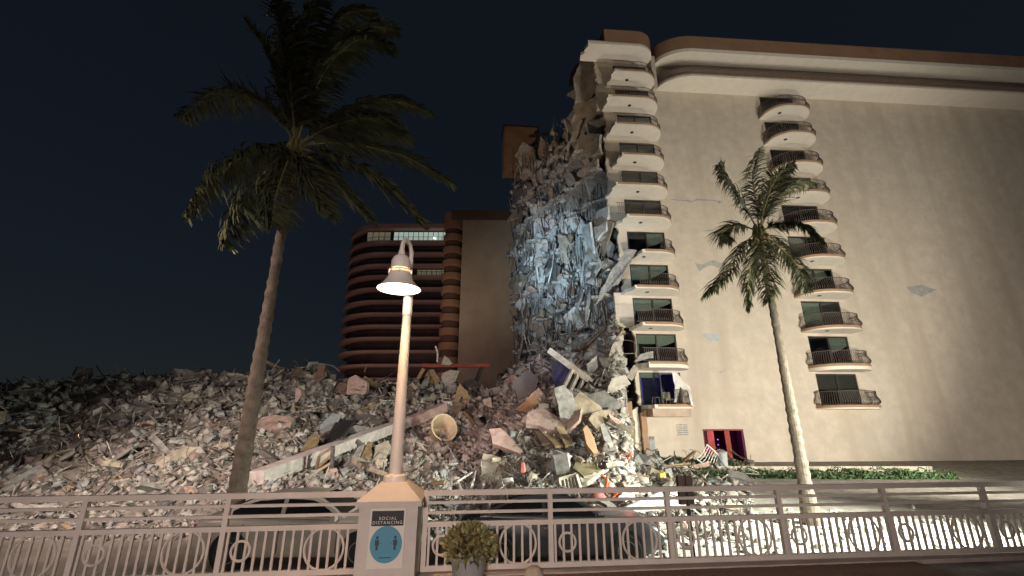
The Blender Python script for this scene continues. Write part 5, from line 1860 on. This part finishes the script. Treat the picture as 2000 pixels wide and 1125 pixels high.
# ---- hedges, planter wall, bin, fallen white railing
def hedge(name, label, x0, x1, y0, y1, z0, z1, n, seed):
    h = thing(name, label, "hedge", ((x0 + x1) / 2, (y0 + y1) / 2, z0))
    r = random.Random(seed)
    cx, cy = (x0 + x1) / 2, (y0 + y1) / 2
    MB().span(x0 - cx + .12, x1 - cx - .12, y0 - cy + .12, y1 - cy - .12, 0, z1 - z0 - .18).build("branches", mat("hedge_twigs", (.03, .03, .015), 1), h)
    V, F = [], []
    for i in range(n):
        u = r.random()
        x = r.uniform(x0, x1)
        top = z1 + .10 * math.sin(x * 2.3 + seed) + .06 * math.sin(x * 5.1)
        if u < .5:
            p = Vector((x, r.uniform(y0, y1), top - r.random() ** 2 * .25))
        else:
            p = Vector((x, y0 + r.random() ** 2 * .25, r.uniform(z0, top)))
        t = Vector((r.gauss(0, 1), r.gauss(-.4, 1), r.gauss(.6, .8))).normalized()
        L = r.uniform(.08, .2)
        s_ = t.orthogonal().normalized()
        s_ = (Matrix.Rotation(r.uniform(0, 6.28), 3, t) @ s_) * L * .25
        k = len(V)
        p = p - Vector((cx, cy, z0))
        V += [tuple(p), tuple(p + t * L * .5 + s_), tuple(p + t * L), tuple(p + t * L * .5 - s_)]
        F.append((k, k + 1, k + 2, k + 3))
    tag(fast_mesh("foliage", V, F, M_HEDGE, h), kind="stuff")
a = at(1292, 925, 31.5)
hedge("hedge", "upper clipped green hedge along the foot of the cream wall", a.x, a.x + 5.2, 31.2, 33.2, 0, .55, 5200, 1)
hedge("hedge", "lower green hedge in front of the planter wall at the right", at(1352, 940, 26).x, 24, 25.3, 27.6, 0, .02 + .35, 7000, 2)
q = MB().span(at(1344, 920, 29).x, 26, 29.0, 29.3, 0, .42)
tag(q.build("planter_wall", M_CREAMB), "low tan planter wall between the two hedges", "wall")
c = at(1413, 917, 29.4)
bn = thing("grey_bin", "round grey bin by the coloured doorway", "bin", (c.x, c.y, .42))
MB().lathe([(0, 0), (.30, 0), (.34, .75), (0, .75)], 20).build("body", M_GREYBLUE, bn, True)
MB().lathe([(.35, .75), (.35, .82), (.1, .95), (0, .96)], 20).build("lid", M_GREYC, bn, True)
YR = 29.2
wr = thing("fallen_white_railing", "bent white balcony railing fallen in front of the coloured doorway", "railing", at(1390, 905, YR))
def wb(pts, r):
    q = MB().tube([at(x, y, YR + d) for x, y, d in pts], r, 6).build
    return q
def wpart(name, pts, r):
    q = MB().tube([at(x, y, YR + d) for x, y, d in pts], r, 6).build(name, M_WHITEP, wr, True)
    for v in q.data.vertices:
        v.co -= wr.location
wpart("rail", [(1380, 868, .3), (1394, 880, .1), (1410, 896, 0)], .05)
for i in range(8):
    u = i / 7
    x, y = 1381 + 27 * u, 869 + 25 * u
    wpart("picket", [(x, y, .3 - .3 * u), (x - 5, y + 10, .2), (x - 12 + 6 * u, y + 20, .1), (x - 20 + 14 * u, y + 27 - 4 * u, 0)], .022)
wpart("rail", [(1361, 897, 0), (1374, 906, 0), (1394, 915, 0)], .035)

# ---- palms
def frond(root, pts, n, leaf, w, wind, droop, seed):
    """stem through points, with two rows of narrow hanging leaflets"""
    r = random.Random(seed)
    P = [Vector(p) for p in pts]
    # smooth the stem
    Q = []
    for i in range(len(P) - 1):
        p0, p1, p2, p3 = P[max(i - 1, 0)], P[i], P[i + 1], P[min(i + 2, len(P) - 1)]
        for j in range(8):
            t = j / 8
            Q.append(.5 * ((2 * p1) + (p2 - p0) * t + (2 * p0 - 5 * p1 + 4 * p2 - p3) * t * t + (3 * p1 - p0 - 3 * p2 + p3) * t ** 3))
    Q.append(P[-1])
    N_ = len(Q)
    st = MB().tube(Q, [.035 * (1 - .85 * i / (N_ - 1)) for i in range(N_)], 6).build("frond", M_RACHIS, root, True)
    V, F = [], []
    for i in range(n):
        u = .16 + .84 * (i / (n - 1))
        f_ = u * (N_ - 1)
        k = min(int(f_), N_ - 2)
        p = Q[k].lerp(Q[k + 1], f_ - k)
        t = (Q[k + 1] - Q[k]).normalized()
        side = t.cross(Vector((0, 0, 1)))
        if side.length < .1:
            side = Vector((0, 1, 0))
        side.normalize()
        L = leaf * (math.sin(PI * min(u * .86 + .12, 1)) ** .6) * r.uniform(.62, 1.12)
        for s_ in (1, -1):
            if r.random() < .09:
                continue
            d0 = (side * s_ * .8 + t * .75 + Vector((0, 0, .15)) + Vector(wind) * .3 + Vector((r.gauss(0, .18), r.gauss(0, .18), r.gauss(0, .18)))).normalized()
            dr = droop * r.uniform(.5, 1.7)
            d1 = (d0 + Vector((0, 0, -dr)) + Vector(wind)).normalized()
            d2 = (d1 + Vector((0, 0, -dr * .9)) + Vector(wind) * .6).normalized()
            a, b, c_ = p, p + d0 * L * .35, p + d0 * L * .35 + d1 * L * .35
            e = c_ + d2 * L * .35
            sd2 = d0.cross(Vector((r.gauss(0, .4), r.gauss(0, .4), 1))).normalized() * w * .5
            k0 = len(V)
            V += [a - sd2 * .6, a + sd2 * .6, b - sd2, b + sd2, c_ - sd2 * .8, c_ + sd2 * .8, e - sd2 * .1, e + sd2 * .1]
            F += [(k0, k0 + 1, k0 + 3, k0 + 2), (k0 + 2, k0 + 3, k0 + 5, k0 + 4), (k0 + 4, k0 + 5, k0 + 7, k0 + 6)]
    tag(fast_mesh("leaflets", [tuple(v) for v in V], F, M_FROND, st), kind="stuff")

def palm(label, crown, base_r, fronds, leaf, wind, seed, w=.035):
    root = thing("palm_tree", label, "palm tree", (crown.x, crown.y, 0))
    H = crown.z
    r = random.Random(seed)
    prof = []
    n = int(H / .16)
    for i in range(n + 1):
        u = i / n
        prof.append((base_r * (1.25 - .55 * min(u * 1.6, 1)) + (r.uniform(.012, .035) if i % 2 else 0) + .10 * max(0, 1 - u * 9), H * u))
    prof.append((base_r * .45, H + .15))
    MB().lathe(prof, 16).build("trunk", M_PALMT, root)
    q = MB()
    for i in range(9):
        a = i * .7 + .3
        q.tube([(base_r * .5 * math.cos(a), base_r * .5 * math.sin(a), H - .5), (base_r * 1.2 * math.cos(a), base_r * 1.2 * math.sin(a), H - .1), (base_r * .9 * math.cos(a), base_r * .9 * math.sin(a), H + .25)], [.06, .07, .03], 6)
    q.build("boots", M_RACHIS, root, True)
    q = MB()
    for i in range(7):
        a = i * .9
        c_ = Vector((base_r * 1.4 * math.cos(a), base_r * 1.4 * math.sin(a), H - .28 - .1 * (i % 2)))
        q.lathe([(0, -.13), (.09, -.07), (.115, 0), (.09, .09), (0, .13)], 10, c_)
    q.build("coconuts", mat("coconut_husk", (.16, .11, .04), .7), root, True)
    for i, f_ in enumerate(fronds):
        frond(root, [Vector(p) - root.location for p in f_], 150, leaf, w, wind, .55, seed * 31 + i)
    return root
PYc = 11.0
cr = at(578, 288, PYc)
def fp(*q):
    return [cr] + [at(x, y, PYc + d) for x, y, d in q]
palm("big dark coconut palm with wind-blown fronds at the left", cr, .17, [
    fp((600, 215, -.3), (640, 130, -.8), (700, 78, -1.2), (766, 92, -1.5)),
    fp((590, 190, .4), (622, 95, .8), (672, 30, 1.0), (730, 20, 1.2)),
    fp((592, 180, .2), (640, 105, .6), (715, 55, .8), (775, 60, 1)),
    fp((580, 190, -.5), (592, 80, -1.2), (628, -20, -1.6)),
    fp((630, 245, .4), (690, 215, .8), (770, 198, 1.1), (842, 222, 1.3)),
    fp((625, 256, -.5), (680, 236, -1.0), (740, 232, -1.4), (784, 252, -1.6)),
    fp((640, 278, .5), (710, 285, 1.0), (800, 310, 1.5), (886, 362, 1.8)),
    fp((630, 300, -.4), (690, 322, -.8), (760, 368, -1.1), (826, 440, -1.2)),
    fp((612, 312, .2), (650, 350, .4), (690, 395, .5), (728, 436, .5)),
    fp((598, 325, -.6), (614, 370, -1.2), (640, 420, -1.5)),
    fp((655, 265, 1.2), (730, 255, 2.2), (800, 275, 2.8)),
    fp((545, 230, .3), (490, 190, .7), (420, 190, 1.0), (350, 230, 1.2)),
    fp((560, 200, .5), (530, 110, 1.0), (480, 40, 1.4)),
    fp((570, 200, -.6), (560, 90, -1.4), (540, 0, -2)),
    fp((540, 290, -.4), (480, 300, -.9), (410, 345, -1.2), (360, 420, -1.4)),
    fp((545, 310, .5), (500, 355, .9), (460, 420, 1.1), (440, 480, 1.2)),
    fp((560, 320, -.8), (540, 380, -1.5), (530, 440, -1.8)),
], 1.05, (.55, .1, 0), 3, .07)
PYr = 15.0
cr2 = at(1482, 452, PYr)
def fq(*q):
    return [cr2] + [at(x, y, PYr + d) for x, y, d in q]
palm("smaller coconut palm in front of the cream wall at the right", cr2, .16, [
    fq((1455, 405, .2), (1430, 365, .4), (1413, 340, .5), (1405, 322, .5)),
    fq((1450, 480, -.4), (1425, 525, -.8), (1400, 556, -1), (1376, 578, -1)),
    fq((1440, 440, .6), (1410, 455, 1.2), (1428, 470, 1.3)),
    fq((1478, 400, .6), (1470, 340, 1), (1485, 290, 1.4)),
    fq((1510, 400, .4), (1545, 365, .8), (1590, 360, 1.2)),
    fq((1520, 440, -.6), (1565, 440, -1.2), (1610, 475, -1.6)),
    fq((1515, 475, .5), (1555, 515, .8), (1580, 570, 1)),
    fq((1490, 490, -1), (1500, 540, -1.6), (1500, 590, -1.8)),
    fq((1470, 500, .6), (1462, 550, 1), (1462, 605, 1.1)),
    fq((1495, 400, -1), (1515, 350, -1.6), (1550, 320, -2)),
], .80, (-.1, .05, 0), 5, .05)
